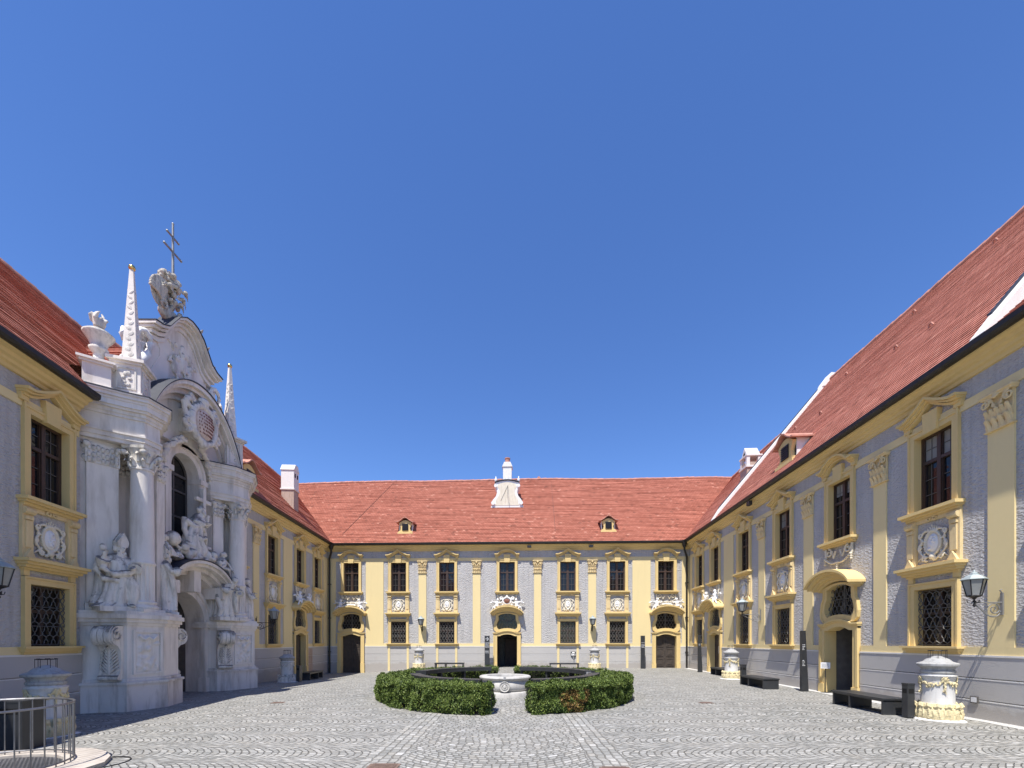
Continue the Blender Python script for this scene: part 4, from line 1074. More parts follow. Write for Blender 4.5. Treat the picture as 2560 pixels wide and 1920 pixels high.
def statue(name, label, fn, loc, rot, mat='statue', vox=.014, cat='statue', group=None, base=None):
    m = MB(); fn(m); me = sculpt(m, vox, 0, .006); me.materials.append(MT[mat])
    r = empty(name, loc, rot); tag(r, label, cat, group); link('figure', me, r)
    if base: b = MB(); b.box(-base[0]/2, base[0]/2, -base[1]/2, base[1]/2, -base[2], .012); b.build('plinth', mat, r)
    return r
PW = PO.matrix_world if False else Matrix.Translation((-11.46, 14.9, 0)) @ Matrix.Rotation(radians(90), 4, 'Z')
def pw(x, y, z): return tuple(PW @ Vector((x, y, z)))
A90 = radians(90)
def bishop_a(m):     # striding bishop with a swept mantle
    robe(m, [(-.10, .0, 0, .46, .28), (-.06, 0, .12, .36, .25), (.0, -.02, .42, .30, .23), (.03, -.03, .78, .27, .21), (.02, -.02, 1.02, .28, .20), (-.02, .0, 1.24, .27, .18), (-.02, .02, 1.40, .20, .14), (0, .02, 1.46, .09, .09)], 26, 9, .13, 1)
    robe(m, [(.24, -.12, .02, .13, .16), (.25, -.14, .3, .15, .17), (.20, -.16, .62, .17, .15), (.12, -.12, .9, .14, .12)], 14, 5, .12, 3)
    m.tube([(-.30, -.10, 1.30), (-.36, -.18, 1.0), (-.18, -.26, .86), (.12, -.28, .92), (.34, -.24, 1.06), (.42, -.1, 1.12)], .10, 8, None, .07)
    m.tube([(-.34, .05, 1.28), (-.44, .02, .96), (-.34, -.14, .74), (-.06, -.24, .70)], .11, 8, None, .06)
    m.tube([(.42, -.12, 1.12), (.46, -.16, .86), (.40, -.2, .62), (.42, -.2, .45)], .11, 8, None, .05)
    m.tube([(-.25, .12, 1.35), (-.30, .2, .9), (-.34, .16, .4), (-.46, .1, .05)], .13, 8)
    arm(m, (-.24, 0, 1.32), (-.40, -.10, 1.10), (-.34, -.22, 1.36), .095, .05, 1); arm(m, (.20, 0, 1.32), (.36, -.16, 1.12), (.20, -.36, 1.06), .095, .05, 1)
    m.ball((-.36, -.16, 1.55), (.08, .06, .10), 8, 6); head(m, (.02, -.05, 1.58), .35, .1, True, True, True)
    m.ball((.18, -.34, .04), (.08, .14, .05), 8, 6)
def bishop_b(m):     # upright, turned away, slender with a tall mitre
    robe(m, [(0, 0, 0, .32, .30), (0, 0, .1, .28, .27), (.02, 0, .5, .25, .24), (.03, 0, .95, .23, .21), (.02, 0, 1.2, .25, .19), (.0, 0, 1.42, .24, .17), (0, .01, 1.56, .10, .10)], 26, 8, .12, 4)
    m.tube([(.24, -.05, 1.42), (.36, -.16, 1.22), (.42, -.26, 1.05), (.36, -.3, .86)], .10, 8, None, .05)
    m.tube([(-.22, .0, 1.44), (-.24, -.14, 1.0), (-.16, -.22, .5), (-.2, -.22, .06)], .09, 8, None, .07); m.tube([(.2, .1, 1.4), (.22, .16, .8), (.28, .16, .05)], .11, 8)
    arm(m, (.22, 0, 1.42), (.38, -.10, 1.22), (.44, -.32, 1.34), .09, .05, 1); arm(m, (-.22, 0, 1.42), (-.34, -.12, 1.22), (-.2, -.32, 1.3), .09, .05, 1)
    head(m, (.02, -.05, 1.72), .5, -.1, True, True, True)
def saint_c(m):      # bending saint with long folds
    robe(m, [(.0, .02, 0, .36, .30), (0, 0, .12, .31, .26), (-.02, -.02, .5, .27, .23), (-.02, -.04, .85, .24, .21), (.02, -.10, 1.08, .24, .19), (.08, -.18, 1.24, .20, .15), (.12, -.22, 1.31, .09, .09)], 26, 8, .13, 2)
    m.tube([(.16, -.1, 1.2), (.3, -.2, .9), (.26, -.26, .6), (.32, -.2, .2)], .11, 8, None, .07); m.tube([(-.2, 0, 1.1), (-.3, -.1, .7), (-.22, -.18, .3), (-.26, -.1, .04)], .10, 8)
    arm(m, (.26, -.15, 1.18), (.42, -.28, 1.0), (.30, -.44, .92), .09, .05, 1); arm(m, (-.14, -.15, 1.18), (-.26, -.32, 1.02), (-.02, -.46, 1.0), .09, .05, 1)
    head(m, (.17, -.32, 1.40), -.3, .5, True, True, False)
def saint_d(m):
    robe(m, [(0, 0, 0, .30, .26), (0, 0, .5, .25, .22), (.03, 0, .9, .22, .2), (.0, 0, 1.2, .25, .18), (0, 0, 1.34, .22, .15), (0, 0, 1.46, .09, .09)], 24, 7, .13, 6)
    arm(m, (.22, 0, 1.3), (.38, -.1, 1.1), (.42, -.3, 1.15), .085, .05, 1); arm(m, (-.22, 0, 1.3), (-.34, -.1, 1.02), (-.18, -.28, .95), .085, .05, 1)
    m.tube([(.2, -.1, 1.2), (.3, -.2, .7), (.25, -.2, .1)], .1, 8); head(m, (0, -.04, 1.6), .3, .1, True, True)
statue('statue', 'white stone bishop with pointed mitre and swept mantle left of the left portal column', bishop_a, pw(-3.28, -.88, 2.60), A90-.55, base=(.95, .72, .12), group='portal statues')
statue('statue', 'slender stone bishop seen from the side between the left portal column and the gate arch', bishop_b, pw(-1.92, -1.0, 2.56), A90+.9, base=(.62, .60, .08), group='portal statues')
statue('statue', 'bowed stone saint in long folds right of the gate arch beside the right portal column', saint_c, pw(1.38, -.62, 2.60), A90-.4, base=(.72, .6, .12), group='portal statues')
statue('statue', 'narrow stone saint half hidden behind the right portal column', saint_d, pw(2.86, -.52, 2.56), A90+.6, base=(.6, .55, .08), group='portal statues')
# group over the gate: saint embracing a cross amid clouds and cherubs
def gategroup(m):
    r = random.Random(6)
    for i in range(26):
        t = r.uniform(-1, 1); m.ball((.05+t*1.05, -.45+r.uniform(-.15, .1), .05+.42*(1-t*t)*r.random()), (r.uniform(.12, .26), r.uniform(.10, .2), r.uniform(.10, .2)), 9, 7)
    robe(m, [(.12, -.35, .25, .46, .30), (.16, -.38, .5, .40, .28), (.05, -.38, .85, .30, .24), (.12, -.38, 1.2, .26, .2), (.30, -.36, 1.55, .26, .18), (.36, -.34, 1.72, .18, .13), (.36, -.36, 1.80, .09, .09)], 24, 8, .16, 2)
    for a in ([(-.25, -.35, 1.42), (-.05, -.5, 1.25), (.25, -.52, 1.3), (.58, -.4, 1.22), (.68, -.35, 1.0)], [(-.15, -.42, .95), (.15, -.6, .85), (.5, -.5, .98), (.62, -.4, .7)], [(-.35, -.4, .62), (.0, -.62, .5), (.35, -.55, .62)], [(.6, -.35, 1.2), (.66, -.35, .7), (.55, -.4, .3)], [(-.2, -.3, 1.5), (-.3, -.35, 1.1), (-.2, -.4, .7)]):
        m.tube(a, .11, 8, None, .06)
    arm(m, (.18, -.38, 1.62), (.0, -.5, 1.45), (.40, -.56, 1.42), .085, .05, 1); arm(m, (.52, -.36, 1.62), (.66, -.42, 1.42), (.62, -.5, 1.7), .085, .05, 1)
    head(m, (.38, -.42, 1.95), .3, -.25, True, True)
    m.box(.62, .76, -.34, -.20, .3, 2.78); m.box(.32, 1.06, -.33, -.21, 2.28, 2.42)
    m.ball((-.98, -.5, .62), (.24, .2, .24), 14, 10)
    for x, z in ((-.6, .42), (-.25, .30), (.75, .42), (1.0, .18)):
        m.ball((x, -.62, z), (.12, .12, .14), 10, 8); m.ball((x, -.72, z-.02), (.03, .03, .03), 6, 5)
        for s in (-1, 1): m.tube([(x+s*.08, -.52, z-.08), (x+s*.28, -.46, z+.06), (x+s*.36, -.44, z-.06)], .07, 7, None, .03)
    for s in (-1, 1):    # angels reclining on the haunches of the hood
        x = s*1.28; robe(m, [(x-s*.2, -.5, .0, .28, .2), (x-s*.05, -.5, .15, .24, .18), (x+s*.06, -.52, .32, .16, .14), (x+s*.08, -.52, .44, .07, .07)], 16, 6, .12, 1)
        m.tube([(x-s*.1, -.55, .08), (x+s*.16, -.72, .0), (x+s*.26, -.72, -.34)], .10, 8, None, .05); head(m, (x+s*.10, -.55, .56), s*.6, .1, False, True, False, .105)
        arm(m, (x+s*.14, -.52, .36), (x+s*.34, -.58, .24), (x+s*.44, -.66, .02), .06, .04)
statue('sculpture_group', 'white stone saint holding a cross amid clouds and cherubs above the portal gate', gategroup, pw(-.02, -.05, 4.40), A90, vox=.017, cat='sculpture')
# crowning group on the gable
def crown(m):
    r = random.Random(12)
    for i in range(110):
        a = r.uniform(0, 2*pi); u = r.uniform(-1, 1); q = r.uniform(.75, 1.0)
        m.ball((.20+.46*q*sqrt(1-u*u)*cos(a), .30*q*sqrt(1-u*u)*sin(a), 1.12+.36*q*u), (r.uniform(.045, .10),)*3, 7, 5)
    m.ball((.20, 0, 1.1), (.38, .24, .32), 10, 8)
    for i in range(40): m.ball((.22+r.gauss(0, .17), r.uniform(-.25, .1), r.uniform(-.1, .85)), (r.uniform(.05, .11), .10, r.uniform(.06, .14)), 7, 5)
    for k in range(6):
        x, y, z = .20+(-.34, .30, 0., .42, -.15, .2)[k], -.33, (.78, .70, .95, 1.05, 1.25, .45)[k]; m.ball((x, y, z), .085, 9, 7); m.ball((x, y-.08, z-.01), .02, 5, 4)
        for s in (-1, 1):
            for q in range(3): m.tube([(x+s*.05, y+.06, z-.06), (x+s*.16, y+.05, z+.04-.06*q), (x+s*.24, y+.07, z-.02-.09*q)], .028, 5, None, .014)
    for k in range(11):    # shell fan on the left
        a = pi*.98-1.75*k/10; m.tube([(-.18, -.12, .10), (-.22+.34*cos(a), -.20, .22+.38*sin(a)), (-.26+.56*cos(a), -.12, .30+.62*sin(a))], .03, 6, None, .068)
    m.ball((-.30, -.05, .34), (.42, .07, .46), 12, 8)
    for s in (-1, 1): m.tube(spiral(.15+s*.42, .02, .18, 1.2, pi/2, s, 16, -.2), .05, 7)
    m.ball((.15, -.05, -.15), (.50, .2, .25), 10, 7)
CR = statue('sculpture_group', 'weathered stone clouds with cherub heads and a shell crowning the portal gable', crown, pw(gx-.62, -.10, 12.55), A90, mat='crownstone', vox=.02, cat='sculpture'); CR.scale = (.86, .86, .90)
c = MB(); H = 15.80; c.tube([(0, 0, 13.6), (0, 0, H)], .045, 8, None, .032); c.box(-.36, .36, -.022, .022, 14.83, 14.88); c.box(-.24, .24, -.022, .022, 15.33, 15.375)
for x, z in ((-.36, 14.855), (.36, 14.855), (-.24, 15.35), (.24, 15.35), (0, H)): c.ball((x, 0, z), .04, 8, 6)
tag(c.build('double_cross', 'ironlight', None, pw(-.30, .0, 0), A90), 'thin iron double cross rising above the portal gable into the sky', 'cross')
# putti on the right shoulder of the gable
def shoulder(m):
    for k, (x, z) in enumerate(((-.52, .62), (-.18, .22), (.12, -.30))):
        m.ball((x, 0, z+.16), (.13, .12, .18), 9, 7); m.ball((x+.02, -.03, z+.42), .10, 9, 7); arm(m, (x+.1, 0, z+.26), (x+.26, 0, z+.2), (x+.30, -.1, z+.36), .05, .035); arm(m, (x-.1, 0, z+.26), (x-.22, -.05, z+.14), (x-.1, -.2, z+.1), .05, .035)
        m.tube([(x, -.02, z+.05), (x+.2, -.15, z+.02), (x+.26, -.14, z-.26)], .07, 7, None, .045); m.tube([(x-.05, -.02, z+.05), (x+.08, -.2, z), (x+.12, -.18, z-.26)], .07, 7, None, .045); m.ball((x-.05, .05, z), (.22, .14, .14), 8, 6)
statue('sculpture_group', 'small grey stone cherubs sitting on the right slope of the portal gable', shoulder, pw(gx+1.12, -.1, 11.9), A90, mat='crownstone', vox=.024, cat='sculpture')
# obelisks and urns on the entablature
def obelisk(label, x, y, rot, zp, ph, h):
    r = empty('obelisk', pw(x, y, zp), A90+rot); tag(r, label, 'obelisk', 'obelisks on the portal')
    b = MB(); b.box(-.37, .37, -.37, .37, 0, .16); b.box(-.31, .31, -.31, .31, .16, ph-.14); b.box(-.36, .36, -.36, .36, ph-.14, ph-.08); b.box(-.42, .42, -.42, .42, ph-.08, ph); b.build('pedestal', 'portal', r)
    q = MB()
    for k in range(4):
        M4 = Matrix.Rotation(k*pi/2, 4, 'Z'); q.ring([(-.22, .24), (.22, .24), (.22, ph-.22), (-.22, ph-.22)], [(-.18, .28), (.18, .28), (.18, ph-.26), (-.18, ph-.26)], -.335, -.31, M4)
        rr = random.Random(k)
        for j in range(9): bb = MB().ball((rr.uniform(-.12, .12), -.315, rr.uniform(.34, ph-.32)), (rr.uniform(.03, .07), .03, rr.uniform(.03, .07)), 6, 5); q.add(bb.v, bb.f, M4)
    q.build('pedestal_relief', 'statue', r)
    s = MB(); z0 = ph+.10
    for sx in (-1, 1):
        for sy in (-1, 1): s.ball((sx*.15, sy*.15, ph+.05), .065, 8, 6)
    a, t = .17, .042
    s.add([(-a, -a, z0), (a, -a, z0), (a, a, z0), (-a, a, z0), (-t, -t, ph+h), (t, -t, ph+h), (t, t, ph+h), (-t, t, ph+h)], [(0, 3, 2, 1), (4, 5, 6, 7), (0, 1, 5, 4), (1, 2, 6, 5), (2, 3, 7, 6), (3, 0, 4, 7)])
    s.build('shaft', 'portal', r)
    d = MB()
    for k in range(4):
        M4 = Matrix.Rotation(k*pi/2, 4, 'Z')
        for j in range(13):
            f = .05+.058*j; w = a+(t-a)*f; bb = MB().ball(((-1)**j*w*.22, -w-.0, z0+(h-.1)*f), (w*.45, .016, .08), 7, 5, Matrix.Rotation((-1)**j*.7, 3, 'Y')); d.add(bb.v, bb.f, M4)
    d.build('shaft_ornament', 'statue', r)
    MB().ball((0, 0, ph+h+.07), .085, 14, 10).build('gilded_ball', 'gold', r, smooth=True)
obelisk('taller white carved obelisk with gilded ball standing left on the portal beside the urn', -2.85, -.86, .35, 8.32, 1.06, 2.66)
obelisk('white carved obelisk with gilded ball at the right end of the portal', 2.0, -.42, -.4, 8.32, 1.30, 2.78)
def urn(label, x, y, rot, z, ph, k):
    r = empty('flaming_urn', pw(x, y, z), A90+rot); tag(r, label, 'urn', 'urns on the portal')
    b = MB(); b.box(-.33, .33, -.33, .33, 0, .14); b.box(-.28, .28, -.28, .28, .14, ph-.12); b.box(-.33, .33, -.33, .33, ph-.12, ph-.06); b.box(-.38, .38, -.38, .38, ph-.06, ph); b.build('pedestal', 'portal', r)
    m = MB(); m.lathe([(.22*k, ph), (.22*k, ph+.07), (.12*k, ph+.13), (.15*k, ph+.22), (.13*k, ph+.27), (.24*k, ph+.36), (.26*k, ph+.42), (.20*k, ph+.46), (.26*k, ph+.60), (.40*k, ph+.76), (.42*k, ph+.80), (.30*k, ph+.88), (.14*k, ph+.94), (.10*k, ph+1.0), (.13*k, ph+1.06)], 28, None, lambda a, z: 1+(.035*sin(12*a) if ph+.46 < z < ph+.78 else 0))
    m.build('bowl', 'statue', r, smooth=True)
    m = MB(); rr = random.Random(3); 
    for i in range(9):
        a = 2*pi*i/9; q = .10*k if i % 2 else .18*k; hh = rr.uniform(.28, .5)*k; m.tube([(.05*cos(a), .05*sin(a), ph+1.0), (q*cos(a), q*sin(a), ph+1.05+hh*.4), (q*1.2*cos(a+.4), q*1.2*sin(a+.4), ph+1.05+hh*.75), (q*.9*cos(a+.7), q*.9*sin(a+.7), ph+1.05+hh)], .085*k, 7, None, .02)
    me = sculpt(m, .022, 1); me.materials.append(MT['statue']); link('flames', me, r)
urn('white stone urn with stone flames at the left end of the portal cornice', -3.36, -.42, .62, 8.28, .80, .80)
urn('small stone urn with flames on a tall plinth behind the right obelisk', 2.30, .25, 0, 8.40, 1.45, .72)
# ================================================================== court: ground, well, hedges, furniture
def sm(t): t = min(1, max(0, t)); return t*t*(3-2*t)
def gz(x, y): return -.16*sm((-5-x)/5) - .20*sm((-5.5-x)/5)*sm((y-17)/10)
xs = [-200, -120, -60, -30] + [-20+.5*i for i in range(81)] + [30, 60, 120, 200]
ys = [-200, -120, -60, -25] + [-10+.5*i for i in range(91)] + [45, 60, 120, 200]
m = MB(); m.v = [(x, y, gz(x, y)) for y in ys for x in xs]; n = len(xs)
m.f = [(j*n+i, j*n+i+1, (j+1)*n+i+1, (j+1)*n+i) for j in range(len(ys)-1) for i in range(n-1)]
tag(m.build('ground', 'cobble', smooth=True), 'courtyard paved with grey granite setts laid in fan arcs', 'paving', None, 'structure')
def onwall(org, ang, u, w=0):   # point at u along a wall, w metres out into the court
    c, s = cos(ang), sin(ang); return org[0]+u*c+w*s, org[1]+u*s-w*c
RO, RA = (11.27, 27.5), radians(-93.325)
g = MB()
for i in range(60):
    u0, u1 = i*.5, (i+1)*.5; pts = [onwall(RO, RA, u0, .05), onwall(RO, RA, u1, .05), onwall(RO, RA, u1, .36+.05*sin(i*1.7)), onwall(RO, RA, u0, .36+.05*sin(i*1.7-1.7))]
    g.add([(x, y, .006) for x, y in pts], [(0, 1, 2, 3)])
tag(g.build('gravel_strip', 'gravel'), 'pale gravel strip along the foot of the right range', 'gravel', None, 'structure')
# iron covers set in the paving
def cover(x, y, w, d, label, kind):
    z = gz(x, y)+.004
    m = MB(); m.box(x-w/2, x+w/2, y-d/2, y+d/2, z-.05, z+.004)
    for k in range(5): m.box(x-w/2+.04, x+w/2-.04, y-d/2+d*(k+.5)/5-.012, y-d/2+d*(k+.5)/5+.012, z+.004, z+.012)
    o = m.build('drain_cover', 'rust'); tag(o, label, 'drain cover', 'drain covers in the paving'); return o
cover(-1.74, 5.82, .42, .28, 'rusty brown cover in the left straight band of setts at the bottom edge', '')
cover(1.37, 5.70, .40, .22, 'pale brown cover in the right straight band of setts at the bottom edge', '')
cover(5.35, 11.9, .36, .20, 'flat brown cover in the setts between the ring of hedges and the right benches', '')
cover(-6.6, 12.2, .36, .20, 'flat brown cover in the setts between the hedge ring and the portal', '')
# ---- stone well
WC = (-.22, 13.7); wl = empty('stone_well', (*WC, 0)); tag(wl, 'round pale limestone well head with a carved medallion in the middle of the hedge ring', 'well')
m = MB(); m.lathe([(.88, -.05), (.88, .10), (.85, .15), (.78, .165)], 48); m.build('base_step', 'wellstone', wl, angle=35)
def lob(a, z): return 1+.045*cos(4*(a+pi/2))*(1 if .2 < z < .5 else .4)
m = MB(); m.lathe([(.70, .16), (.76, .20), (.79, .27), (.785, .36), (.745, .44), (.715, .475), (.735, .51), (.775, .535), (.80, .57), (.79, .605), (.75, .625), (.57, .625), (.55, .58), (.55, .42)], 64, None, lob, False); m.build('basin', 'wellstone', wl, angle=50)
m = MB(); m.lathe([(.56, .44), (.0, .445)], 32, None, None, False); m.build('water', 'water', wl)
m = MB(); T = Matrix.Translation((0, -.795, .33)) @ Matrix.Rotation(radians(80), 4, 'X')
m.lathe([(.155, 0), (.165, .03), (.15, .05), (.135, .03), (.12, .03), (.11, .02), (.0, .025)], 24, T, None, False)
for k in range(14):
    a = 2*pi*k/14; b = MB().ball((.085*cos(a), .085*sin(a), .03), (.022, .022, .02), 6, 5); m.add(b.v, b.f, T)
b = MB().ball((0, 0, .03), (.05, .07, .03), 8, 6); m.add(b.v, b.f, T); m.build('medallion', 'wellstone', wl)
m = MB(); m.box(-.035, .035, -.82, -.70, .555, .632); m.build('spout_notch', 'lid', wl)
# ---- clipped hedges: thousands of leaf sprays on a twiggy core
def hedge(label, a0, a1, r0, r1, h, nleaf, seed, dry=None):
    r = random.Random(seed); root = empty('box_hedge', (*WC, 0)); tag(root, label, 'hedge', 'clipped hedges round the well')
    core = MB(); N = 26; vs = []; k = 10
    for i in range(N+1):
        a = a0+(a1-a0)*i/N; rm = (r0+r1)/2; hw = (r1-r0)/2-.10
        for j in range(k):
            t = 2*pi*j/k; cx = max(-1, min(1, 1.25*cos(t)))*hw*(.80+.2*sin(t)); cz = h*.5+max(-1, min(1, 1.25*sin(t)))*(h*.5-.09)
            vs.append(((rm+cx)*cos(a), (rm+cx)*sin(a), max(.01, cz)))
    core.add(vs, [(i*k+j, i*k+(j+1) % k, (i+1)*k+(j+1) % k, (i+1)*k+j) for i in range(N) for j in range(k)] + [tuple(range(k)), tuple(N*k+j for j in range(k))[::-1]])
    core.build('twigs', 'twig', root)
    L = {'leaf': MB(), 'leafdry': MB()}
    rm = (r0+r1)/2; hw = (r1-r0)/2; Ls = abs(a1-a0)*rm
    for q in range(nleaf):
        f = r.random(); s = r.random()
        # position on the surface: top, outer side, inner side or end, pushed in and out by a lumpy field
        a = a0+(a1-a0)*f
        z = None
        side = r.random()
        if side < .34: rr, z, nv = rm+hw*r.uniform(-1, 1), h, (0, 0, 1)
        elif side < .74: rr, z, nv = r1, h*r.random()**.9, (cos(a), sin(a), .15)
        elif side < .90: rr, z, nv = r0, h*r.random(), (-cos(a), -sin(a), .1)
        else:
            e = r.random() < .5; a = a0 if e else a1; rr, z = rm+hw*r.uniform(-1, 1), h*r.random(); sg = -1 if (e == (a1 > a0)) else 1
            nv = (-sin(a)*sg, cos(a)*sg, .1)
        under = (1-.16*max(0, (h*.45-z)/h)*2) if side >= .34 else 1
        px, py = rr*cos(a), rr*sin(a)
        lump = noise.noise(Vector((px*2.3, py*2.3, z*2.6+seed)))*.12 + noise.noise(Vector((px*6, py*6, z*4)))*.08
        gap = noise.noise(Vector((px*4.2+9, py*4.2, z*3.0)))
        if gap < -.22 and side >= .34 and r.random() < .8: continue
        d = lump - .03 - abs(r.gauss(0, .03)) - (.12*max(0, .35-z/h) if side >= .34 else 0)
        edge = 0
        if side < .34: edge = -.05*(abs(rr-rm)/hw)**4
        elif side < .90: edge = -.05*(z/h)**5
        P = Vector((px, py, z)) + Vector(nv)*(d+edge)
        if P.z < .02: P.z = .02
        isdry = dry and (abs(a-dry[0]) < dry[1]*(.6+.5*noise.noise(P*3))) and side >= .34 and noise.noise(P*4.5) > -.25 and r.random() < .85 and z < h*.80
        mb = L['leafdry' if isdry else 'leaf']
        up = (Vector(nv)*.7+Vector((r.uniform(-1, 1), r.uniform(-1, 1), r.uniform(-.2, 1.2)))).normalized()
        t1 = up.orthogonal().normalized(); t1 = Matrix.Rotation(r.uniform(0, 6.28), 3, up) @ t1; t2 = up.cross(t1)
        l = r.uniform(.018, .034); w = l*.42
        for (dx, dy) in ((0, 0), (1.6, .7), (-1.3, 1.), (.2, -1.4)):
            c = P + t1*dx*l*.9 + t2*dy*l*.9 + up*r.uniform(-.01, .02); n2 = (up+t1*r.uniform(-.7, .7)+t2*r.uniform(-.7, .7)).normalized(); e1 = Vector((r.uniform(-.9, .9), r.uniform(-.9, .9), 1.0)); e1 = (e1-n2*e1.dot(n2)).normalized(); e2 = n2.cross(e1)
            o = len(mb.v); mb.v += [tuple(c-e1*l), tuple(c-e2*w), tuple(c+e1*l), tuple(c+e2*w)]; mb.f.append((o, o+1, o+2, o+3))
    for k, mb in L.items():
        if mb.f:
            me = bpy.data.meshes.new('foliage'); me.from_pydata(mb.v, [], mb.f); me.materials.append(MT[k]); link('foliage' if k == 'leaf' else 'dry_foliage', me, root)
    return root
d2 = radians
hedge('thick green box hedge forming the near left quarter of the ring round the well', d2(-179), d2(-94.2), 3.02, 3.88, .71, 24000, 1)
hedge('green box hedge with a dry brown patch forming the near right quarter of the ring', d2(-79.6), d2(3), 3.02, 3.88, .71, 24000, 2, (d2(-62), .16))
hedge('far left quarter of the hedge ring behind the curved steel counter', d2(178), d2(96), 3.05, 3.85, .70, 9000, 3)
hedge('far right quarter of the hedge ring behind the curved steel counter', d2(7), d2(84.5), 3.05, 3.85, .70, 9000, 4)
# ---- curved steel counters inside the ring
def counter(label, a0, a1, aend):
    root = empty('curved_counter', (*WC, 0)); tag(root, label, 'counter', 'curved steel counters round the well')
    def arcbox(m, ra, rb, z0, z1, p0, p1, n=24):
        vs = []
        for i in range(n+1):
            a = p0+(p1-p0)*i/n
            for rr, z in ((ra, z0), (rb, z0), (rb, z1), (ra, z1)): vs.append((rr*cos(a), rr*sin(a), z))
        m.add(vs, [(4*i+k, 4*i+(k+1) % 4, 4*i+4+(k+1) % 4, 4*i+4+k) for i in range(n) for k in range(4)] + [(0, 1, 2, 3), (4*n+3, 4*n+2, 4*n+1, 4*n)])
    m = MB(); arcbox(m, 2.62, 2.93, .70, .735, a0, a1); m.build('top', 'steel', root)
    m = MB(); arcbox(m, 2.62, 2.635, .60, .70, a0, a1); arcbox(m, 2.915, 2.93, .60, .70, a0, a1); m.build('apron', 'steel', root)
    for t in (.02, .36, .68, .98):
        a = a0+(a1-a0)*t; p = MB(); arcbox(p, 2.68, 2.88, 0, .70, a-.012, a+.012, 2); p.build('support', 'steel', root)
    a = aend; p = MB(); arcbox(p, 2.60, 2.95, .50, .745, a-.004, a+.004, 2); e = p.build('end_plate', 'steel', root)
    s = -1 if aend == a0 else 1
    p = MB()
    for k in range(3):
        T = Matrix.Rotation(a, 4, 'Z'); 
        for z in (.69, .645, .60): p.box(2.66, 2.82-.03*k, (-.02 if (aend > 0) else .012)-.004, (-.012 if (aend > 0) else .02)+.004, z-.008, z+.008, T) if k == 0 else None
    p.build('lettering', 'ink', e)
counter('dark steel counter arc in front left of the well above the hedge', d2(-166), d2(-102), d2(-166))
counter('dark steel counter arc in front right of the well above the hedge', d2(-74.5), d2(-9), d2(-9))
counter('dark steel counter arc behind the well on its left with a lettered end plate', d2(172), d2(102), d2(172))
counter('dark steel counter arc behind the well on its right with a lettered end plate', d2(8), d2(79), d2(8))
# ---- ornamented stone chimneys of the crypt standing in the court
def pil_shaft():
    m = MB(); m.lathe([(.40, .28), (.365, .36), (.36, .62), (.36, .86), (.39, .93), (.42, .955), (.36, .975), (.345, 1.0)], 36); return m
def pil_foot():
    m = MB(); r = random.Random(2); m.lathe([(.47, .03), (.50, .06), (.50, .12), (.46, .17), (.43, .30), (.39, .36), (.2, .36), (.2, .03)], 40)
    for i in range(14):
        a0 = 2*pi*i/14
        for k in range(8):
            t = k/7; rr = .49+.03*sin(t*pi)-.06*t+(.05 if t > .85 else 0); z = .06+.30*t
            for q in (-2, -1, 0, 1, 2):
                a = a0+q*.085*(1-.25*t)+.05*sin(3*t+i); rq = rr+(.018 if q == 0 else 0)+r.uniform(-.008, .008)
                m.ball((rq*cos(a), rq*sin(a), z-.012*abs(q)), (.026, .026, .024), 6, 5)
    for i in range(14):
        a = 2*pi*(i+.5)/14
        m.tube([(.505*cos(a), .505*sin(a), .05), (.53*cos(a+.03), .53*sin(a+.03), .14), (.48*cos(a-.02), .48*sin(a-.02), .26)], .02, 5)
    return sculpt(m, .014, 0)
def pil_garland():
    m = MB(); r = random.Random(3)
    for i in range(4):
        a0 = 2*pi*i/4-.78
        for k in range(46):
            t = k/45; a = a0+t*pi/2; z = .875-.12*sin(pi*t); w = .022+.030*sin(pi*t)
            m.ball((.375*cos(a)+r.uniform(-.01, .03)*cos(a), .375*sin(a)+r.uniform(-.01, .03)*sin(a), z+r.uniform(-w, w)), (r.uniform(.014, .030),)*3, 6, 5)
        m.ball((.39*cos(a0), .39*sin(a0), .885), (.045, .045, .05), 8, 6)
        for s in (-1, 1): m.tube([(.39*cos(a0), .39*sin(a0), .90), (.42*cos(a0+s*.10), .42*sin(a0+s*.10), .93), (.41*cos(a0+s*.2), .41*sin(a0+s*.2), .89), (.39*cos(a0+s*.12), .39*sin(a0+s*.12), .86)], .018, 5)
        for k in range(16): t = k/15; q = .018+.030*t; m.ball(((.375+.012)*cos(a0)+r.uniform(-q, q)*sin(a0), (.387)*sin(a0)-r.uniform(-q, q)*cos(a0), .83-.25*t), (r.uniform(.016, .03),)*3, 6, 5)
    return sculpt(m, .0125, 0)
def pil_lid():
    m = MB(); m.lathe([(.34, .99), (.38, 1.02), (.38, 1.06), (.35, 1.08), (.36, 1.12), (.40, 1.15), (.455, 1.17), (.46, 1.21), (.43, 1.225), (.34, 1.25), (.31, 1.26), (.25, 1.31), (.14, 1.35), (.08, 1.375), (.0, 1.38)], 36, None, None, False); return m
def pil_lid2():
    m = MB(); m.lathe([(.34, .99), (.37, 1.03), (.37, 1.08), (.45, 1.12), (.46, 1.15), (.30, 1.25), (.22, 1.30), (.16, 1.31), (.0, 1.315)], 32, None, None, False); return m
def pil_spikes():
    m = MB(); r = random.Random(6)
    for i in range(7):
        a = 2*pi*i/7; x, y = .20*cos(a), .20*sin(a); m.tube([(x, y, 1.26), (x, y, 1.50)], .006, 4); m.tube([(x-.05*sin(a), y+.05*cos(a), 1.50), (x+.05*sin(a), y-.05*cos(a), 1.50)], .006, 4)
    m.tube([(.2*cos(a), .2*sin(a), 1.49) for a in [2*pi*i/16 for i in range(17)]], .005, 4); return m
def pil_base():
    m = MB(); r = random.Random(1); n = 22; m.lathe([(.62, -.12), (.60, .01), (.50, .035)], n, None, lambda a, z: 1+.05*sin(3*a+1)+.03*sin(7*a)); return m
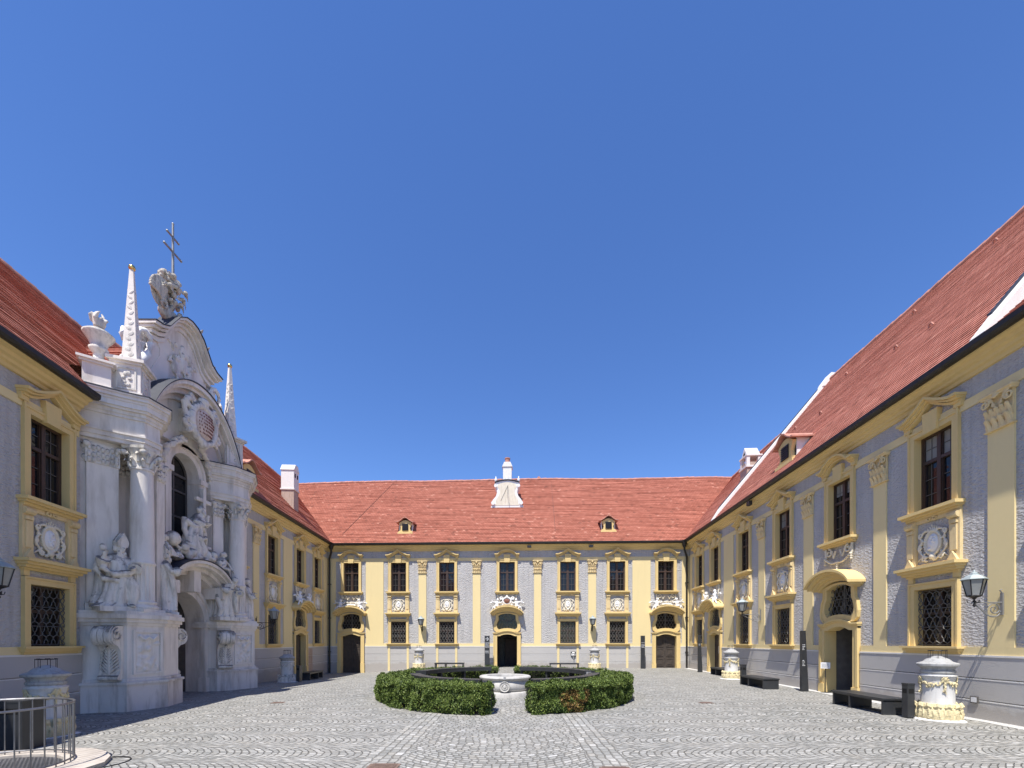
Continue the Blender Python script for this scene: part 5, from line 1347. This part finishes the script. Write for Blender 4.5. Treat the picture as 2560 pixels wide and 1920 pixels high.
def stone_pillar(label, x, y, rot, lid=0, wh='pillar', orn='pillarorn', sc=1.0):
    z = gz(x, y); root = empty('ornate_stone_pillar', (x, y, z), rot); tag(root, label, 'stone pillar', 'ornate stone pillars round the courtyard'); root.scale = (sc*.76, sc*.76, sc)
    part('foot_slab', 'psl', pil_base, 'white', root, smooth=False); p = part('shaft', 'psh'+wh, pil_shaft, wh, root, smooth=True)
    part('acanthus_foot', 'pfo'+orn, pil_foot, orn, root, smooth=True); part('garland', 'pga'+orn, pil_garland, orn, root, smooth=True)
    l = part('lid', 'pli%d' % lid, pil_lid2 if lid else pil_lid, 'lid', root, angle=40); part('bird_spikes', 'psp', pil_spikes, 'iron', l)
    return root
stone_pillar('large stone pillar with yellow garland and grey lid on white slab near the right edge', 9.28, 9.42, .4)
stone_pillar('stone pillar with garland between a black bench and a bin halfway along the right range', 9.95, 19.6, .1)
stone_pillar('stone pillar against the right half of the far range under a lamp', 5.12, 26.75, .3, sc=.97)
stone_pillar('stone pillar against the left half of the far range under a lamp', -5.80, 26.95, .7, sc=.97)
stone_pillar('shaded stone pillar with dark conical lid beside the left range and its bench', -10.62, 20.4, .2, 1, 'pillar', 'statue')
stone_pillar('shaded stone pillar with yellow garland behind the railing at the left edge', -9.0, 8.35, .5)
# ---- benches, bins, steles
def bench(label, x, y, rot, L=1.75, w=.57):
    z = gz(x, y); root = empty('bench', (x, y, z), rot); tag(root, label, 'bench', 'black benches round the courtyard')
    for k, yy in enumerate((0, L*.62, L-.05)):
        m = MB(); m.box(0.02, w-.02, yy, yy+(.05), 0, .335); m.build('support', 'steel', root)
    m = MB(); m.box(.03, w-.03, 0, L, .305, .335); m.box(w*.45, w*.55, .05, L-.05, .02, .06); m.build('frame', 'steel', root)
    for k in range(2): m = MB(); m.box(.0+k*(w/2+.006), w/2-.006+k*(w/2+.006), -.02, L+.02, .338, .38); m.build('seat_plank', 'steel', root)
    return root
bench('long black plank bench beside the large pillar near the right edge', 8.52, 9.95, radians(-4.5))
bench('black bench beside the bin in the middle of the right range', 8.88, 15.3, radians(-3.5))
bench('black bench half hidden behind the pillar at the far end of the right range', 10.15, 20.6, radians(-3.3))
bench('black bench in the shade beside the pillar of the left range', -10.62, 21.5, radians(4))
bench('black bench against the far range left of the information stele', -3.0, 26.45, radians(88))
bench('black bench against the far range right of the centre door', 4.05, 26.15, radians(88))
def litter(label, x, y, rot, w=.28, d=.28, h=.77):
    z = gz(x, y); root = empty('litter_bin', (x, y, z), rot); tag(root, label, 'bin', 'black litter bins')
    m = MB(); m.box(0, w, 0, d, .02, h-.03); m.box(.02, w-.02, .02, d-.02, 0, .02); m.build('body', 'steel', root)
    m = MB(); m.box(-.006, w+.006, -.006, d+.006, h-.03, h); m.build('cover', 'steel', root)
    m = MB(); m.box(.15*w, .85*w, -.004, .0, h-.22, h-.12); m.box(-.004, 0, .15*d, .85*d, h-.22, h-.12); m.build('opening', 'dark', root)
litter('square black litter bin between the long bench and the large pillar near the right edge', 8.70, 9.50, radians(-3), .15, .15)
litter('square dark litter bin behind the middle bench of the right range', 9.24, 17.35, radians(-3), .17, .17)
litter('square black litter bin in the shade beside the dark lidded pillar', -10.22, 20.45, radians(4), .16, .3)
litter('dark square litter bin behind the round railing at the left edge', -8.42, 7.0, radians(8), .42, .42, .84)
def stele(label, x, y, rot, w=.30, w1=None, arrow=False, lines=(), h=2.06):
    z = gz(x, y); root = empty('information_stele', (x, y, z), rot); tag(root, label, 'stele', 'dark information steles'); w1 = w1 or w
    m = MB(); m.prism([(0, 0), (w, 0), (w1, h), (0, h)], 0, .10); m.build('body', 'steel', root)
    p = MB(); r = random.Random(3)
    if arrow:
        zz = 1.86; p.box(.05, .25, -.004, 0, zz-.016, zz+.016)
        for s in (-1, 1): p.add([(.255, -.004, zz+s*.016), (.235, -.004, zz-s*.012), (.13, -.004, zz+s*.105), (.155, -.004, zz+s*.125)], [(0, 1, 2, 3)])
    for zz in lines:
        xx = .03
        while xx < w1-.05: l = r.uniform(.02, .06); p.box(xx, min(xx+l, w1-.02), -.003, 0, zz-.011, zz+.011); xx += l+.014
    p.build('lettering', 'ink', root)
stele('dark information stele with a white arrow left of the centre door', -1.72, 27.15, radians(-2), .31, None, True, (1.62, 1.57, 1.50, 1.45, 1.38, 1.33, 1.10, 1.05, .98))
stele('dark information stele left of the brown door at the right end of the far range', 8.03, 26.9, radians(-2), .25, None, False, (1.62, 1.50, 1.45, 1.38, 1.33))
stele('thin dark wedge shaped stele in the far right corner', 10.28, 23.85, radians(-3), .24, .13, False, (1.55, 1.5))
stele('dark wedge shaped stele with white text on the right range beside the open door', 9.80, 14.62, radians(-3), .235, .135, False, (1.58, 1.52, 1.47, 1.42, 1.05, 1.0, .93, .88))
# notices
r_ = empty('notice_stand', (*onwall(RO, RA, 13.22, .12), 0), RA+radians(50)); tag(r_, 'white paper notice on a thin black stand in the open doorway of the right range', 'notice stand')
m = MB(); m.tube([(0, .0, 0), (0, 0, .80)], .012, 6); m.lathe([(.14, 0), (.14, .012), (.02, .02)], 16); m.build('stand', 'iron', r_)
m = MB(); m.box(-.13, .13, -.012, .0, .80, 1.0); m.build('sheet', 'paper', r_); m = MB()
for k in range(4): m.box(-.10, .10-.03*(k % 2), -.015, -.012, .95-.035*k-.005, .95-.035*k+.005)
m.build('lettering', 'ironlight', r_)
r_ = empty('paper_notice', (*onwall(RO, RA, 4.2, -.185), 1.05), RA); tag(r_, 'white paper notice fixed to the dark door near the far right corner', 'notice')
m = MB(); m.box(-.14, .14, -.012, 0, 0, .40); m.build('sheet', 'paper', r_); m = MB()
for k in range(7): m.box(-.11, .11-.04*(k % 3), -.015, -.012, .35-.045*k-.005, .35-.045*k+.005)
m.build('lettering', 'ironlight', r_)
m = MB(); x, y = onwall(RO, RA, 18.05, .056); w_ = empty('wall_socket', (x, y, .34), RA); tag(w_, 'small pale square box on the foot of the right range behind the large pillar', 'wall box')
m.box(-.08, .08, -.03, 0, 0, .15); m.build('box', 'bar', w_); m = MB(); m.box(-.06, .06, -.034, -.03, .02, .13); m.build('cover', 'paper', w_)
# wall tap with carved head
FO, FA = (-12.08, 28.3), radians(-1.962)
x, y = onwall(FO, FA, 16.02, .05); t_ = empty('wall_fountain', (x, y, .42), FA); tag(t_, 'small carved spout head in a black square niche on the far range', 'wall fountain')
m = MB(); m.box(-.16, .16, -.02, 0, .28, .62); m.build('niche', 'iron', t_)
m = MB(); m.ball((0, -.06, .42), (.10, .08, .13), 12, 9); m.ball((0, -.14, .40), (.03, .05, .04), 7, 5); m.ball((0, -.1, .54), (.12, .06, .06), 8, 6)
for s in (-1, 1): m.ball((s*.04, -.13, .45), (.018, .018, .018), 6, 5); m.ball((s*.10, -.06, .42), (.04, .05, .1), 7, 5)
me = sculpt(m, .012, 1); me.materials.append(MT['pillar']); link('head', me, t_); m = MB(); m.tube([(0, -.1, .33), (0, -.14, .28), (0, -.13, .12)], .03, 8, None, .02); m.build('spout', 'lid', t_)
# ---- lamps
def lamp(label, x, y, z, rot, reach, mat='iron', up=0.0, sc=1.0, flip=1):
    """bracket on the wall at (x,y,z); lantern carried `reach` metres out (local -y)"""
    root = empty('wall_lamp', (x, y, z), rot); tag(root, label, 'wall lamp', 'wall lanterns')
    m = MB(); m.box(-.025, .025, -.03, 0, -.26, .20); m.tube([(0, -.015, 0), (0, -reach-.05, 0)], .013, 6); R_ = .15*sc
    m.tube([(0, -.19-.15*cos(a), -.15+.15*sin(a)) for a in [0-.2*i for i in range(16)]], .011, 6)
    m.tube([(0, p[0]-.17, p[2]-.14) for p in spiral(0, 0, R_, 1.6, pi, -1, 20)], .011, 6)
    m.tube([(0, -.14, -.29), (0, -.3, -.27), (0, -reach, -.02)], .012, 6); m.tube([(0, -.02, .2), (0, -.06, .25), (0, -.02, .27)], .012, 5)
    m.build('bracket', mat, root)
    L = (0, -reach, .0)
    m = MB(); T = Matrix.Translation(L) @ Matrix.Scale(sc, 4)
    m.lathe([(.012, -.10), (.03, -.06), (.012, -.03), (.02, 0), (.035, .03), (.012, .06), (.04, .10), (.125, .14), (.13, .16)], 8, T)
    for k in range(3): a = 2*pi*k/3; m.tube([(.03*cos(a), .03*sin(a), -.02), (.10*cos(a), .10*sin(a), .0), (.12*cos(a), .12*sin(a), .05)], .008, 5, T)
    n = 6
    for k in range(n): a = 2*pi*k/n; m.tube([(.125*cos(a), .125*sin(a), .15), (.205*cos(a), .205*sin(a), .51)], .010, 5, T)
    for rr, zz in ((.128, .155), (.208, .51)): m.tube([(rr*cos(2*pi*k/n), rr*sin(2*pi*k/n), zz) for k in range(n+1)], .010, 5, T)
    m.build('lantern_frame', 'iron', root)
    m = MB(); m.lathe([(.120, .16), (.198, .505)], n, T); m.build('lantern_glass', 'lampglass', root)
    m = MB(); m.lathe([(.225, .505), (.235, .52), (.14, .60), (.08, .63), (.075, .66), (.03, .69), (.02, .72), (.0, .74)], n, T, None, False); m.build('lantern_roof', 'lamproof', root)
    return root
lamp('wall lantern on the pilaster right of the barred window near the right edge', *onwall(RO, RA, 18.60, .04), 2.50, RA, .56, 'ironlight', sc=.92)
lamp('wall lantern above the pillar halfway along the right range', *onwall(RO, RA, 8.92, .04), 2.86, RA, .78, 'ironlight')
lamp('wall lantern on the left range between the portal and the far corner', *onwall((-11.175, 11.57), radians(93.096), 7.95, .04), 2.55, radians(93.096), .80)
lamp('shaded wall lantern cut by the left edge of the photo', *onwall((-8.98, -4.0), radians(98.024), 12.42, .04), 2.62, radians(98.024), .70)
lamp('wall lantern on the left pilaster of the far range above a stone pillar', *onwall(FO, FA, 6.27, .04), 2.62, FA, .40)
lamp('wall lantern on the right pilaster of the far range above a stone pillar', *onwall(FO, FA, 17.2, .04), 2.62, FA, .40)
# ---- railed light shaft, bottom left
RC = (-6.85, 5.5); z0 = gz(*RC); rl = empty('round_railing', (*RC, z0), 0); tag(rl, 'round grey steel railing around a grated shaft in the bottom left corner', 'railing')
m = MB(); n = 56
for zz, rr in ((.90, .016), (.14, .012)): m.tube([(.9*cos(2*pi*k/n), .9*sin(2*pi*k/n), zz) for k in range(n+1)], rr, 6)
m.build('rail', 'steelrail', rl); m = MB()
for k in range(38):
    a = 2*pi*k/38; x, y = .9*cos(a), .9*sin(a); m.tube([(x, y, .09), (x, y, .90)], .008, 5)
m.build('bars', 'steelrail', rl)['kind'] = 'stuff'
sl = empty('stone_shaft_rim', (*RC, z0), 0); tag(sl, 'worn sandstone rim slab under the round railing with a metal mesh grate', 'stone rim')
m = MB(); o_ = [(1.28*(1+.05*sin(3*a)+.03*sin(5*a+1))*cos(a), 1.22*(1+.05*sin(3*a)+.03*sin(5*a+1))*sin(a)) for a in [2*pi*k/20 for k in range(20)]]; i_ = [(.80*cos(2*pi*k/20), .80*sin(2*pi*k/20)) for k in range(20)]
m.ring(o_, i_, -.10, .10, Matrix(((1, 0, 0, 0), (0, 0, 1, 0), (0, 1, 0, 0), (0, 0, 0, 1)))); m.build('rim', 'slab', sl)
m = MB(); m.lathe([(.80, -.02), (.0, -.019)], 24, None, None, False); m.build('shaft_floor', 'dark', sl)
m = MB()
for k in range(-19, 20):
    t = k*.041; l = sqrt(max(0, .79**2-t*t))
    if l > .05:
        for s in (0, 1):
            T = Matrix.Rotation(pi/4+s*pi/2, 4, 'Z'); m.box(-l, l, t-.009, t+.009, .055, .065+.002*s, T)
m.build('mesh_grate', 'steelrail', sl)
m = MB(); m.tube([(-5.72+.30*cos(a), 6.02+.32*sin(a), gz(-5.7, 6)+.012) for a in [-2+.25*i for i in range(17)]], .009, 5); tag(m.build('cable_loop', 'iron'), 'thin black cable looped on the setts beside the stone rim', 'cable')
# ================================================================== light, sky, camera
W_ = bpy.data.worlds.new('World'); S.world = W_; W_.use_nodes = True
nt = W_.node_tree; bg = nt.nodes['Background']; sky = nt.nodes.new('ShaderNodeTexSky'); sky.sky_type = 'NISHITA'; sky.sun_disc = False
D = Vector((.178, .45, -1.0)).normalized()      # direction the sunlight travels
sky.sun_elevation = math.asin(-D.z); sky.sun_rotation = math.atan2(-D.x, -D.y)
sky.altitude = 300; sky.air_density = 1.0; sky.dust_density = .05; sky.ozone_density = 4.5
hs = nt.nodes.new('ShaderNodeHueSaturation'); hs.inputs['Hue'].default_value = .511; hs.inputs['Saturation'].default_value = 1.17; hs.inputs['Value'].default_value = .905
nt.links.new(sky.outputs[0], hs.inputs['Color']); nt.links.new(hs.outputs[0], bg.inputs[0]); bg.inputs[1].default_value = .12
L = bpy.data.lights.new('sun', 'SUN'); L.energy = 3.75; L.angle = radians(.53); L.color = (1, .955, .89)
lo = bpy.data.objects.new('sun', L); COL.objects.link(lo); lo.rotation_euler = D.to_track_quat('-Z', 'Y').to_euler(); lo.location = (-6, -12, 30)
cam = bpy.data.cameras.new('camera'); co = bpy.data.objects.new('camera', cam); COL.objects.link(co)
co.location = (0, 0, 1.69); co.rotation_euler = (radians(90), 0, 0); cam.sensor_width = 36; cam.lens = 36*1080/2560; cam.shift_y = 644/2560; cam.clip_end = 600; cam.clip_start = .05
S.camera = co
S.view_settings.view_transform = 'Standard'; S.view_settings.look = 'None'; S.view_settings.exposure = .95; S.view_settings.gamma = 1
S.cycles.max_bounces = 6; S.cycles.diffuse_bounces = 4; S.cycles.glossy_bounces = 3
